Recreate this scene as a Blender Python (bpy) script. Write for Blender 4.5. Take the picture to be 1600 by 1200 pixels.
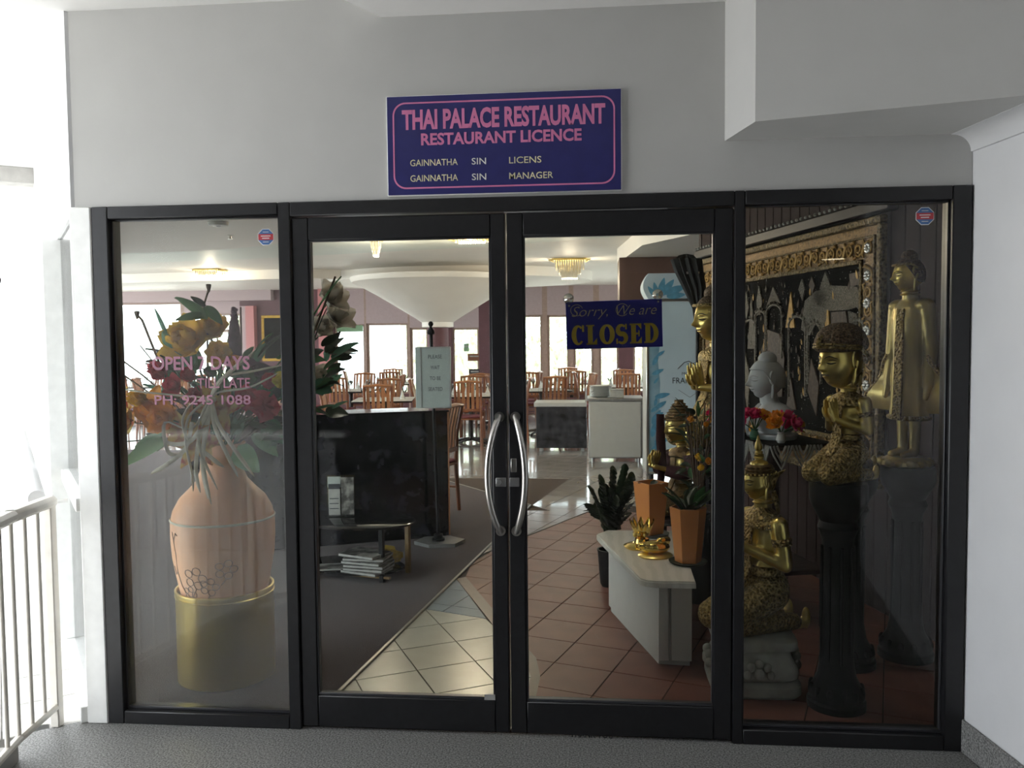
import bpy, bmesh, math, random
from mathutils import Vector, Matrix, Euler, Quaternion
random.seed(7)
PI = math.pi
for o in list(bpy.data.objects): bpy.data.objects.remove(o)
SC = bpy.context.scene
COL = SC.collection

# ------------------------------------------------------------------ camera
FPX = 1317.5                      # focal length in pixels of the 1600x1200 frame
CAM = Vector((0.0, -3.309, 1.594))
YAW, PITCH, ROLL = 0.09215, 0.05252, -0.0098
_cy, _sy, _cp, _sp = math.cos(YAW), math.sin(YAW), math.cos(PITCH), math.sin(PITCH)
FWD = Vector((-_sy * _cp, _cy * _cp, -_sp))
_r0 = Vector((_cy, _sy, 0)); _u0 = _r0.cross(FWD)
RGT = math.cos(ROLL) * _r0 + math.sin(ROLL) * _u0
UPV = -math.sin(ROLL) * _r0 + math.cos(ROLL) * _u0
cd = bpy.data.cameras.new('camera'); cam = bpy.data.objects.new('camera', cd); COL.objects.link(cam)
cd.sensor_fit = 'HORIZONTAL'; cd.sensor_width = 36; cd.lens = FPX / 1600 * 36
cd.clip_start = 0.05; cd.clip_end = 300
cam.matrix_world = Matrix(((RGT.x, UPV.x, -FWD.x, CAM.x), (RGT.y, UPV.y, -FWD.y, CAM.y),
                           (RGT.z, UPV.z, -FWD.z, CAM.z), (0, 0, 0, 1)))
SC.camera = cam

def ray(x, y): return FWD + RGT * ((x - 800) / FPX) - UPV * ((y - 600) / FPX)
def gp(x, y, z=0.0):              # the point of a horizontal plane seen at a pixel
    d = ray(x, y); return CAM + d * ((z - CAM.z) / d.z)
def vp(x, y, Y):                  # the point of a vertical plane y = Y seen at a pixel
    d = ray(x, y); return CAM + d * ((Y - CAM.y) / d.y)

# ------------------------------------------------------------------ sky and exposure
W = bpy.data.worlds.new('sky'); SC.world = W; W.use_nodes = True
wt = W.node_tree; bg = wt.nodes['Background']
bg.inputs['Color'].default_value = (0.90, 0.95, 1.0, 1); bg.inputs['Strength'].default_value = 7.5
SC.view_settings.view_transform = 'Standard'; SC.view_settings.look = 'None'
SC.view_settings.gamma = 1.0; SC.view_settings.exposure = 0.0
SC.view_settings.use_curve_mapping = False

sd_ = bpy.data.lights.new('sun', 'SUN'); sd_.energy = 14.0; sd_.angle = 0.02; sd_.color = (1.0, 0.96, 0.88)
sun = bpy.data.objects.new('sun', sd_); COL.objects.link(sun)
sun.rotation_euler = Vector((0.22, -1.0, -0.72)).to_track_quat('-Z', 'Y').to_euler()

# ------------------------------------------------------------------ materials
MATS = {}
def _nt(name):
    m = bpy.data.materials.new(name); m.use_nodes = True
    return m, m.node_tree, m.node_tree.nodes['Principled BSDF']
def mat(name, col, rough=0.5, metal=0.0, var=0.12, scale=18.0, bump=0.0, bscale=None, kind='noise',
        col2=None, thr=None, stretch=(1, 1, 1), spec=0.5, emit=0.0, coat=0.0, trans=0.0, sheen=0.0, transl=0.0):
    m, nt, p = _nt(name); N = nt.nodes; L = nt.links
    tc = N.new('ShaderNodeTexCoord'); mp = N.new('ShaderNodeMapping'); L.new(tc.outputs['Object'], mp.inputs['Vector'])
    mp.inputs['Scale'].default_value = stretch
    if kind == 'voronoi':
        tx = N.new('ShaderNodeTexVoronoi'); fac = tx.outputs['Distance']
    elif kind == 'wave':
        tx = N.new('ShaderNodeTexWave'); tx.inputs['Distortion'].default_value = 4; tx.inputs['Detail'].default_value = 3; fac = tx.outputs['Fac']
    else:
        tx = N.new('ShaderNodeTexNoise'); tx.inputs['Detail'].default_value = 4; fac = tx.outputs['Fac']
    tx.inputs['Scale'].default_value = scale
    L.new(mp.outputs['Vector'], tx.inputs['Vector'])
    rp = N.new('ShaderNodeValToRGB'); L.new(fac, rp.inputs['Fac'])
    c1 = [min(1, c * (1 - var)) for c in col]; c2 = list(col2) if col2 else [min(1, c * (1 + var)) for c in col]
    a, b = thr if thr else (0.3, 0.7)
    rp.color_ramp.elements[0].position = a; rp.color_ramp.elements[1].position = b
    rp.color_ramp.elements[0].color = (*c1, 1); rp.color_ramp.elements[1].color = (*c2, 1)
    L.new(rp.outputs['Color'], p.inputs['Base Color'])
    p.inputs['Roughness'].default_value = rough; p.inputs['Metallic'].default_value = metal
    p.inputs['Specular IOR Level'].default_value = spec
    p.inputs['Coat Weight'].default_value = coat
    if sheen: p.inputs['Sheen Weight'].default_value = sheen
    if trans: p.inputs['Transmission Weight'].default_value = trans
    if emit:
        L.new(rp.outputs['Color'], p.inputs['Emission Color']); p.inputs['Emission Strength'].default_value = emit
    if bump:
        bt = tx
        if bscale:
            bt = N.new('ShaderNodeTexNoise' if kind != 'voronoi' else 'ShaderNodeTexVoronoi'); bt.inputs['Scale'].default_value = bscale
            L.new(mp.outputs['Vector'], bt.inputs['Vector'])
        bn = N.new('ShaderNodeBump'); bn.inputs['Strength'].default_value = bump; bn.inputs['Distance'].default_value = 0.01
        L.new(bt.outputs['Distance'] if kind == 'voronoi' else bt.outputs['Fac'], bn.inputs['Height']); L.new(bn.outputs['Normal'], p.inputs['Normal'])
    if transl:
        tb = N.new('ShaderNodeBsdfTranslucent'); L.new(rp.outputs['Color'], tb.inputs['Color']); ms = N.new('ShaderNodeMixShader'); ms.inputs['Fac'].default_value = transl
        L.new(p.outputs[0], ms.inputs[1]); L.new(tb.outputs[0], ms.inputs[2]); L.new(ms.outputs[0], N['Material Output'].inputs['Surface'])
    MATS[name] = m
    return m
def glass(name, tint=(0.93, 0.95, 0.94), dust_haze=0.0, ior=1.5):
    m = bpy.data.materials.new(name); m.use_nodes = True; nt = m.node_tree; N = nt.nodes; L = nt.links; N.clear()
    out = N.new('ShaderNodeOutputMaterial'); tr = N.new('ShaderNodeBsdfTransparent'); gl = N.new('ShaderNodeBsdfGlossy')
    tr.inputs['Color'].default_value = (*tint, 1); gl.inputs['Roughness'].default_value = 0.0
    fr = N.new('ShaderNodeFresnel'); fr.inputs['IOR'].default_value = ior
    mx = N.new('ShaderNodeMixShader'); L.new(fr.outputs['Fac'], mx.inputs['Fac']); L.new(tr.outputs[0], mx.inputs[1]); L.new(gl.outputs[0], mx.inputs[2])
    last = mx
    if dust_haze:
        df = N.new('ShaderNodeBsdfDiffuse'); df.inputs['Color'].default_value = (0.8, 0.8, 0.78, 1)
        tc = N.new('ShaderNodeTexCoord'); nz = N.new('ShaderNodeTexNoise'); nz.inputs['Scale'].default_value = 3.0; nz.inputs['Detail'].default_value = 5
        L.new(tc.outputs['Object'], nz.inputs['Vector'])
        mr = N.new('ShaderNodeMapRange'); mr.inputs['From Min'].default_value = 0.3; mr.inputs['From Max'].default_value = 0.75
        mr.inputs['To Min'].default_value = dust_haze * 0.6; mr.inputs['To Max'].default_value = dust_haze * 1.4; L.new(nz.outputs['Fac'], mr.inputs['Value'])
        m2 = N.new('ShaderNodeMixShader'); L.new(mr.outputs[0], m2.inputs['Fac']); L.new(mx.outputs[0], m2.inputs[1]); L.new(df.outputs[0], m2.inputs[2]); last = m2
    L.new(last.outputs[0], out.inputs['Surface'])
    MATS[name] = m
    return m

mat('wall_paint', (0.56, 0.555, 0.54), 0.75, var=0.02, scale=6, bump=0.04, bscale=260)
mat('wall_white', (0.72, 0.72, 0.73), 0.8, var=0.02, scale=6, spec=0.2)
mat('ceiling_paint', (0.82, 0.81, 0.80), 0.8, var=0.02, scale=5)
mat('terrazzo', (0.15, 0.15, 0.145), 0.5, var=0.5, scale=150, col2=(0.37, 0.365, 0.355), thr=(0.36, 0.66), bump=0.05)
mat('gallery_tile', (0.55, 0.53, 0.50), 0.4, var=0.06, scale=9)
mat('grout_light', (0.30, 0.29, 0.27), 0.9)
mat('frame_black', (0.012, 0.012, 0.014), 0.38, var=0.2, scale=30)
mat('frame_bead', (0.035, 0.035, 0.04), 0.35)
mat('white_metal', (0.90, 0.90, 0.88), 0.4, var=0.04)
mat('rail_paint', (0.74, 0.70, 0.63), 0.4, var=0.06)
mat('steel', (0.62, 0.60, 0.57), 0.28, metal=1.0, var=0.1, scale=60, stretch=(1, 1, 0.05))
mat('steel_dull', (0.4, 0.4, 0.4), 0.4, metal=0.9)
mat('cream_tile', (0.44, 0.435, 0.385), 0.27, var=0.05, scale=7, coat=0.2)
mat('blue_tile', (0.36, 0.40, 0.43), 0.12, var=0.05, scale=7, coat=0.2)
mat('terracotta_tile', (0.20, 0.082, 0.062), 0.42, var=0.14, scale=6, spec=0.3)
mat('grey_tile', (0.32, 0.30, 0.29), 0.12, var=0.08, scale=6, coat=0.3)
mat('border_tile', (0.17, 0.11, 0.085), 0.3)
mat('grout_dark', (0.05, 0.035, 0.03), 0.9)
mat('carpet', (0.042, 0.020, 0.022), 0.95, var=0.35, scale=220, bump=0.5, sheen=0.15)
mat('strip_metal', (0.30, 0.29, 0.27), 0.28, metal=1.0)
mat('dark_wood_wall', (0.026, 0.013, 0.013), 0.7, var=0.3, scale=8, stretch=(1, 1, 0.08), spec=0.15)
mat('maroon_wall', (0.115, 0.045, 0.055), 0.6, var=0.15, scale=5)
mat('lilac_wall', (0.42, 0.33, 0.34), 0.7, var=0.05)
mat('pink_pier', (0.50, 0.20, 0.20), 0.6, var=0.08)
mat('int_ceiling', (0.80, 0.77, 0.72), 0.55, var=0.03, scale=3)
mat('int_ceiling_green', (0.70, 0.75, 0.70), 0.5, var=0.03, scale=3)
mat('int_ceiling_pink', (0.82, 0.77, 0.73), 0.55, var=0.03, scale=3)
mat('brown_panel', (0.085, 0.045, 0.035), 0.5, var=0.2, scale=6, stretch=(1, 1, 0.1))
mat('sign_blue', (0.026, 0.027, 0.15), 0.35, var=0.08)
mat('closed_blue', (0.028, 0.024, 0.38), 0.35, var=0.06)
mat('letter_pink', (0.72, 0.22, 0.43), 0.5, var=0.06)
mat('letter_window', (0.50, 0.25, 0.34), 0.5, var=0.05); MATS['letter_window'].node_tree.nodes['Principled BSDF'].inputs['Alpha'].default_value = 0.62
mat('letter_cream', (0.80, 0.75, 0.50), 0.5, var=0.25, scale=14)
mat('letter_white', (0.85, 0.85, 0.82), 0.5)
mat('letter_yellow', (0.90, 0.64, 0.06), 0.45, var=0.05)
mat('letter_script', (0.80, 0.68, 0.42), 0.45, var=0.1)
mat('letter_dark', (0.03, 0.035, 0.045), 0.6)
mat('sticker_blue', (0.06, 0.15, 0.36), 0.4)
mat('sticker_red', (0.50, 0.05, 0.06), 0.4)
mat('sticker_white', (0.75, 0.75, 0.75), 0.4)
mat('clear_plastic', (0.85, 0.85, 0.85), 0.08, trans=0.85, var=0.01)
mat('gold', (0.80, 0.57, 0.19), 0.30, metal=0.95, var=0.40, scale=9, bump=0.05, bscale=60)
mat('gold_carved', (0.24, 0.16, 0.055), 0.42, metal=0.85, var=0.55, scale=85, kind='voronoi', col2=(0.46, 0.34, 0.14), thr=(0.05, 0.75), bump=1.0)
mat('gold_robe', (0.50, 0.39, 0.15), 0.36, metal=0.85, var=0.5, scale=8, bump=0.15, bscale=40, stretch=(1, 1, 0.3))
mat('gold_dark', (0.16, 0.10, 0.04), 0.5, metal=0.7, var=0.5, scale=60, bump=0.6)
mat('hair_brown', (0.12, 0.075, 0.04), 0.55, metal=0.4, var=0.5, scale=110, kind='voronoi', bump=0.8)
mat('ink_black', (0.012, 0.010, 0.008), 0.4)
mat('bright_gold', (0.85, 0.62, 0.18), 0.14, metal=1.0, var=0.1)
mat('brass', (0.90, 0.70, 0.24), 0.34, metal=1.0, var=0.12, scale=5, stretch=(1, 1, 0.1))
mat('white_stone', (0.42, 0.44, 0.45), 0.6, var=0.1, scale=14, bump=0.1)
mat('carved_stone', (0.40, 0.40, 0.36), 0.7, var=0.14, scale=18, bump=0.35)
mat('black_lacquer', (0.004, 0.004, 0.005), 0.45, spec=0.25, var=0.4, scale=14, bump=0.15, bscale=30)
mat('ebony', (0.004, 0.004, 0.005), 0.5, var=0.4, scale=14, spec=0.12)
mat('marble', (0.76, 0.74, 0.69), 0.25, var=0.05, scale=5, kind='wave')
mat('console_paint', (0.62, 0.62, 0.59), 0.5, var=0.03)
mat('orange_ceramic', (0.70, 0.27, 0.08), 0.28, var=0.06, scale=6, coat=0.3)
mat('soil', (0.03, 0.02, 0.012), 0.95, var=0.4, scale=60)
mat('saucer_green', (0.025, 0.04, 0.028), 0.4)
mat('leaf_dark', (0.022, 0.040, 0.018), 0.35, var=0.4, scale=12)
mat('leaf_green', (0.06, 0.16, 0.06), 0.45, var=0.35, scale=12, transl=0.4)
mat('leaf_pale', (0.26, 0.50, 0.32), 0.5, var=0.2, scale=9, transl=0.4)
mat('leaf_teal', (0.10, 0.26, 0.17), 0.5, var=0.25, scale=9, transl=0.4)
mat('stem_brown', (0.10, 0.06, 0.035), 0.7, var=0.3, scale=40)
mat('petal_yellow', (0.80, 0.50, 0.05), 0.55, var=0.25, scale=14, transl=0.4)
mat('petal_lemon', (0.78, 0.66, 0.05), 0.55, var=0.12, scale=14, transl=0.4)
mat('petal_orange', (0.78, 0.32, 0.02), 0.55, var=0.25, scale=14, transl=0.4)
mat('petal_red', (0.55, 0.03, 0.06), 0.55, var=0.25, scale=14, transl=0.4)
mat('petal_rose', (0.55, 0.06, 0.11), 0.55, var=0.2, scale=14, transl=0.4)
mat('petal_lily', (0.60, 0.09, 0.05), 0.55, var=0.2, scale=30, col2=(0.75, 0.58, 0.16), thr=(0.35, 0.6), transl=0.4)
mat('petal_pink', (0.62, 0.02, 0.12), 0.55, var=0.3, scale=16, transl=0.4)
mat('petal_white', (0.66, 0.60, 0.52), 0.6, var=0.12, scale=12, col2=(0.72, 0.66, 0.56), transl=0.4)
mat('petal_purple', (0.10, 0.035, 0.075), 0.6, var=0.5, scale=60)
mat('scarf_red', (0.055, 0.016, 0.02), 0.8, var=0.3, scale=60, bump=0.3)
mat('raffia', (0.78, 0.75, 0.62), 0.7, var=0.15, scale=40)
mat('peach_ceramic', (0.88, 0.47, 0.27), 0.42, var=0.06, scale=4)
mat('vase_line', (0.20, 0.12, 0.09), 0.5)
mat('chair_wood', (0.22, 0.075, 0.032), 0.35, var=0.3, scale=9, stretch=(1, 1, 0.12), coat=0.2)
mat('chair_wood_light', (0.36, 0.15, 0.065), 0.35, var=0.3, scale=9, stretch=(1, 1, 0.12), coat=0.2)
mat('seat_fabric', (0.16, 0.035, 0.05), 0.9, var=0.2, scale=60)
mat('table_dark', (0.030, 0.022, 0.02), 0.22, var=0.2)
mat('table_cloth', (0.62, 0.60, 0.56), 0.8, var=0.05)
mat('porcelain', (0.62, 0.63, 0.60), 0.2, var=0.03)
mat('black_granite', (0.008, 0.008, 0.010), 0.10, var=0.6, scale=10, col2=(0.028, 0.028, 0.036), thr=(0.45, 0.75))
mat('black_gloss', (0.005, 0.005, 0.006), 0.08)
mat('gold_wood', (0.22, 0.13, 0.04), 0.4, var=0.2)
mat('paper', (0.36, 0.36, 0.34), 0.8, var=0.15, scale=14)
mat('paper_dark', (0.13, 0.12, 0.11), 0.6, var=0.7, scale=13, col2=(0.28, 0.27, 0.25), thr=(0.45, 0.62))
mat('paper_yellow', (0.45, 0.30, 0.05), 0.7, var=0.2)
mat('stand_stone', (0.20, 0.20, 0.20), 0.35, var=0.1)
mat('board_grey', (0.36, 0.40, 0.38), 0.4, var=0.06)
mat('fridge_blue', (0.22, 0.46, 0.62), 0.3, var=0.3, scale=3.5, col2=(0.48, 0.66, 0.74))
mat('fridge_pale', (0.70, 0.82, 0.88), 0.3, var=0.08, scale=3)
mat('leaf_print', (0.14, 0.40, 0.58), 0.4, var=0.2)
mat('cab_grey', (0.42, 0.42, 0.40), 0.4, var=0.03)
mat('cab_dark', (0.022, 0.022, 0.026), 0.18, var=0.7, scale=9, col2=(0.06, 0.06, 0.07))
mat('black_gauze', (0.012, 0.012, 0.012), 0.6, var=0.4, scale=50, bump=0.3)
mat('sequin_cloth', (0.003, 0.003, 0.003), 0.8, var=0.4, scale=90, col2=(0.03, 0.024, 0.02), thr=(0.55, 0.8), bump=0.3, spec=0.08)
mat('applique_grey', (0.15, 0.13, 0.10), 0.5, metal=0.25, var=0.65, scale=110, kind='voronoi', col2=(0.21, 0.185, 0.145), thr=(0.05, 0.7), bump=0.9)
mat('applique_gold', (0.42, 0.25, 0.07), 0.5, metal=0.3, var=0.3, scale=40, bump=0.4)
mat('applique_brown', (0.085, 0.058, 0.042), 0.6, var=0.4, scale=40, bump=0.4)
mat('bead', (0.75, 0.74, 0.70), 0.15, metal=0.6)
mat('frame_gold', (0.10, 0.072, 0.034), 0.55, metal=0.35, var=0.5, scale=60, kind='voronoi', col2=(0.24, 0.17, 0.075), thr=(0.1, 0.7), bump=0.8)
mat('lace', (0.34, 0.34, 0.33), 0.9, var=0.2, scale=80)
mat('crystal', (0.75, 0.72, 0.62), 0.12, var=0.1, scale=70)
mat('lamp_glow', (1.0, 0.86, 0.62), 0.5, emit=14.0, var=0.01)
mat('grey_panel', (0.36, 0.36, 0.38), 0.6, var=0.08)
mat('hall_wall', (0.42, 0.41, 0.40), 0.8, var=0.05)
mat('concrete', (0.42, 0.41, 0.39), 0.85, var=0.08)
mat('foliage', (0.58, 0.60, 0.44), 0.7, var=0.4, scale=3, transl=0.5)
mat('outdoor_ground', (0.42, 0.41, 0.385), 0.9, var=0.1, scale=1)
mat('bounce_paving', (0.78, 0.75, 0.68), 0.8, var=0.06, scale=2)  # pale colour for the slabs added to bounce daylight inside
mat('teal_panel', (0.05, 0.35, 0.40), 0.5)
mat('valance_green', (0.20, 0.34, 0.20), 0.7)
mat('mullion', (0.34, 0.24, 0.20), 0.5)
glass('shop_glass', dust_haze=0.008, ior=1.38)
glass('shop_glass_dust_haze', dust_haze=0.075)  # dust strengthened to put the pane's bright haze into its colour
glass('pane_glass', dust_haze=0.0)
glass('thin_glass', tint=(0.9, 0.92, 0.92))

# ------------------------------------------------------------------ mesh builder
class MB:
    def __init__(s): s.v = []; s.f = []
    def add(s, vs, fs, M=None):
        b = len(s.v)
        s.v += [(M @ Vector(p)) if M else Vector(p) for p in vs]
        s.f += [tuple(b + i for i in f) for f in fs]; return s
    def box(s, lo, hi, M=None, b=0.0):
        (x0, y0, z0), (x1, y1, z1) = lo, hi
        b = min(b, abs(x1 - x0) * .45, abs(y1 - y0) * .45, abs(z1 - z0) * .45)
        if b <= 0:
            return s.add([(x0, y0, z0), (x1, y0, z0), (x1, y1, z0), (x0, y1, z0), (x0, y0, z1), (x1, y0, z1), (x1, y1, z1), (x0, y1, z1)],
                         [(0, 3, 2, 1), (4, 5, 6, 7), (0, 1, 5, 4), (1, 2, 6, 5), (2, 3, 7, 6), (3, 0, 4, 7)], M)
        vs = []; idx = {}
        for cx in (0, 1):
            for cy in (0, 1):
                for cz in (0, 1):
                    for ax in range(3):
                        p = [(x1 if cx else x0), (y1 if cy else y0), (z1 if cz else z0)]
                        for k, c in enumerate((cx, cy, cz)):
                            if k != ax: p[k] += -b if c else b
                        idx[(cx, cy, cz, ax)] = len(vs); vs.append(p)
        fs = []
        for ax in range(3):
            o1, o2 = [k for k in range(3) if k != ax]
            for sd in (0, 1):
                q = []
                for a, c in ((0, 0), (1, 0), (1, 1), (0, 1)):
                    k = [0, 0, 0]; k[ax] = sd; k[o1] = a; k[o2] = c; q.append(idx[(*k, ax)])
                fs.append(tuple(q))
            for a in (0, 1):
                for c in (0, 1):
                    def key(e, which):
                        k = [0, 0, 0]; k[ax] = e; k[o1] = a; k[o2] = c; return idx[(*k, which)]
                    fs.append((key(0, o1), key(1, o1), key(1, o2), key(0, o2)))
        for cx in (0, 1):
            for cy in (0, 1):
                for cz in (0, 1): fs.append(tuple(idx[(cx, cy, cz, a)] for a in range(3)))
        return s.add(vs, fs, M)
    def lathe(s, prof, c=(0, 0, 0), n=24, M=None, cap=True, sx=1.0, sy=1.0):
        vs = []; fs = []
        for r, z in prof:
            for k in range(n):
                a = 2 * PI * k / n; vs.append((c[0] + r * sx * math.cos(a), c[1] + r * sy * math.sin(a), c[2] + z))
        for i in range(len(prof) - 1):
            for k in range(n):
                k2 = (k + 1) % n; fs.append((i * n + k, i * n + k2, (i + 1) * n + k2, (i + 1) * n + k))
        if cap:
            fs.append(tuple(range(n - 1, -1, -1))); fs.append(tuple((len(prof) - 1) * n + k for k in range(n)))
        return s.add(vs, fs, M)
    def sphere(s, c, r, n=16, m=10, R=None):
        if not hasattr(r, '__len__'): r = (r, r, r)
        vs = [(0, 0, -1)]; fs = []
        for i in range(1, m):
            t = -PI / 2 + PI * i / m
            for k in range(n): a = 2 * PI * k / n; vs.append((math.cos(t) * math.cos(a), math.cos(t) * math.sin(a), math.sin(t)))
        vs.append((0, 0, 1)); T = len(vs) - 1
        for k in range(n):
            k2 = (k + 1) % n; fs.append((0, 1 + k2, 1 + k)); fs.append((T, 1 + (m - 2) * n + k, 1 + (m - 2) * n + k2))
            for i in range(m - 2): fs.append((1 + i * n + k, 1 + i * n + k2, 1 + (i + 1) * n + k2, 1 + (i + 1) * n + k))
        M = Matrix.Translation(Vector(c)) @ (R.to_4x4() if R else Matrix()) @ Matrix.Diagonal((*r, 1))
        return s.add(vs, fs, M)
    def tube(s, pts, rad, n=8, cap=True, flat=1.0):
        pts = [Vector(p) for p in pts]
        if not hasattr(rad, '__len__'): rad = [rad] * len(pts)
        vs = []; fs = []; up = None
        for i, p in enumerate(pts):
            t = (pts[min(i + 1, len(pts) - 1)] - pts[max(i - 1, 0)]).normalized()
            if up is None:
                up = Vector((0, 0, 1)) if abs(t.z) < .9 else Vector((0, 1, 0))
            a = t.cross(up)
            if a.length < 1e-6: a = t.cross(Vector((1, 0, 0)))
            a.normalize(); up = a.cross(t).normalized()
            for k in range(n):
                w = 2 * PI * k / n; vs.append(p + a * (rad[i] * math.cos(w)) + up * (rad[i] * flat * math.sin(w)))
        for i in range(len(pts) - 1):
            for k in range(n):
                k2 = (k + 1) % n; fs.append((i * n + k, i * n + k2, (i + 1) * n + k2, (i + 1) * n + k))
        if cap: fs.append(tuple(range(n - 1, -1, -1))); fs.append(tuple((len(pts) - 1) * n + k for k in range(n)))
        return s.add(vs, fs)
    def capsule(s, p, q, r0, r1, n=14):
        p = Vector(p); q = Vector(q); d = (q - p); L = d.length; d.normalize()
        s.tube([p, p + (q - p) * .5, q], [r0, (r0 + r1) / 2, r1], n); s.sphere(p, r0, n, 8); s.sphere(q, r1, n, 8); return s
    def prism(s, poly, z0, z1, M=None):
        n = len(poly)
        vs = [(x, y, z0) for x, y in poly] + [(x, y, z1) for x, y in poly]
        fs = [tuple(range(n - 1, -1, -1)), tuple(range(n, 2 * n))] + [(k, (k + 1) % n, n + (k + 1) % n, n + k) for k in range(n)]
        return s.add(vs, fs, M)
    def strip(s, A, B, thick=None, N=None):          # ribbon between two rails, given a thickness along N
        n = len(A); vs = [Vector(p) for p in A] + [Vector(p) for p in B]
        fs = [(k, k + 1, n + k + 1, n + k) for k in range(n - 1)]
        if thick:
            N = Vector(N); m = len(vs); vs += [p + N * thick for p in vs]
            fs += [tuple(m + i for i in reversed(f)) for f in fs]
            fs += [(k, m + k, m + k + 1, k + 1) for k in range(n - 1)] + [(n + k, n + k + 1, m + n + k + 1, m + n + k) for k in range(n - 1)]
            fs += [(0, n, m + n, m), (n - 1, m + n - 1, m + 2 * n - 1, 2 * n - 1)]
        return s.add(vs, fs)
    def mesh(s, name, M=None, smooth=0.7):
        me = bpy.data.meshes.new(name)
        me.from_pydata([(M @ p) if M else p for p in s.v], [], s.f)
        bm = bmesh.new(); bm.from_mesh(me); bmesh.ops.recalc_face_normals(bm, faces=bm.faces); bm.to_mesh(me); bm.free()
        if smooth:
            for p in me.polygons: p.use_smooth = True
            me.set_sharp_from_angle(angle=smooth)
        return me
WM = {}                                               # world matrices of the things built so far
def link(name, data, m=None, parent=None, M=None):
    o = bpy.data.objects.new(name, data); COL.objects.link(o)
    if m and data is not None:
        data.materials.clear(); data.materials.append(MATS[m])
    if parent: o.parent = parent
    if M is not None: o.matrix_local = M
    return o
def build(mb, name, m, parent=None, world=False, smooth=0.7, label=None):
    """one mesh object; with world=True the builder's points are world points"""
    M = None
    if world and parent is not None and parent.name in WM: M = WM[parent.name].inverted()
    o = link(name, mb.mesh(name, M, smooth), m, parent)
    if label: o['label'] = label
    return o
def tag(o, label, cat, group=None):
    o['label'] = label; o['category'] = cat
    if group: o['group'] = group
    return o
def thing(name, label, cat, loc=(0, 0, 0), rz=0.0, group=None, s=1.0):
    o = bpy.data.objects.new(name, None); COL.objects.link(o); o.empty_display_size = 0.05
    M = Matrix.Translation(Vector(loc)) @ Matrix.Rotation(rz, 4, 'Z') @ Matrix.Scale(s, 4)
    o.matrix_world = M; WM[o.name] = M
    return tag(o, label, cat, group)
def struct(name, loc=(0, 0, 0), rz=0.0):
    o = bpy.data.objects.new(name, None); COL.objects.link(o); o.empty_display_size = 0.05
    M = Matrix.Translation(Vector(loc)) @ Matrix.Rotation(rz, 4, 'Z'); o.matrix_world = M; WM[o.name] = M
    o['kind'] = 'structure'; return o
def sbuild(mb, name, m, label=None, cat=None):
    o = build(mb, name, m); o['kind'] = 'structure'
    if label: o['label'] = label
    if cat: o['category'] = cat
    return o
def copy_tree(o, M=None, parent=None):
    c = o.copy(); COL.objects.link(c); c.parent = parent
    if M is not None: c.matrix_world = M; WM[c.name] = M
    for ch in o.children: copy_tree(ch, None, c)
    return c
def moved(loc, rz=0.0, s=1.0): return Matrix.Translation(Vector(loc)) @ Matrix.Rotation(rz, 4, 'Z') @ Matrix.Scale(s, 4)
def text_mesh(body, w=None, h=1.0, shear=0.0, bold=0.0, depth=0.002, space=1.0, align='CENTER'):
    """text laid in x/z, facing -y; h is the capital height, w forces the width"""
    cu = bpy.data.curves.new('lettering', 'FONT'); cu.body = body; cu.shear = shear; cu.offset = bold; cu.space_character = space
    cu.align_x = 'LEFT'; cu.resolution_u = 3; cu.extrude = 0.5
    ob = bpy.data.objects.new('lettering', cu); COL.objects.link(ob)
    dg = bpy.context.evaluated_depsgraph_get(); me = bpy.data.meshes.new_from_object(ob.evaluated_get(dg))
    bpy.data.objects.remove(ob)
    xs = [v.co.x for v in me.vertices]; x0, x1 = min(xs), max(xs); k = h / 0.73
    kx = (w / (x1 - x0)) if w else k
    off = {'CENTER': (x0 + x1) / 2, 'LEFT': x0, 'RIGHT': x1}[align]
    for v in me.vertices:
        v.co = Vector(((v.co.x - off) * kx, -v.co.z * depth * 2, v.co.y * k))
    return me

# ================================================================== THE SETTING, OUTSIDE
UX, UY = -0.595, 0.804                                # direction of the side wall running away on the left
NX, NY = -0.804, -0.595                               # its outward normal
LW0 = Vector((-2.10, 0.0, 0.0))
def lw(t, d, z=0.0): return Vector((LW0.x + UX * t + NX * d, LW0.y + UY * t + NY * d, z))
ML = Matrix(((UX, -NX, 0, LW0.x), (UY, -NY, 0, LW0.y), (0, 0, 1, 0), (0, 0, 0, 1)))   # x along the wall, y into the restaurant
def MLb(lo, hi, b=0.0): return MB().box(lo, hi, ML, b)

sbuild(MB().prism([(1.56, 0.02), (-2.10, 0.02), (-2.33, -0.06), (-2.26, -0.34), (-2.02, -1.35), (-1.82, -1.62), (-1.9, -3.2),
                   (-3.6, -4.0), (-3.6, -13.2), (6.6, -13.2), (6.6, -2.15), (1.85, -2.15)], -0.25, 0.0), 'floor', 'terrazzo', 'grey speckled terrazzo floor outside the restaurant doors')
gf = struct('floor_gallery')
poly = [lw(0.02, -0.02), lw(9, -0.02), lw(9, 0.69), lw(0.2, 0.69)]
build(MB().prism([(p.x, p.y) for p in poly], -0.25, -0.004), 'grout_bed', 'grout_light', gf)
tile_me = None
for i in range(26):
    for j in range(2):
        M = ML @ Matrix.Translation((0.19 + i * 0.34, -0.16 - j * 0.34, 0))
        if tile_me is None: tile_me = MB().box((-0.1675, -0.1675, -0.006), (0.1675, 0.1675, 0.0), None, 0.002).mesh('tile')
        link('tile', tile_me, 'gallery_tile', gf, M)

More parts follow.
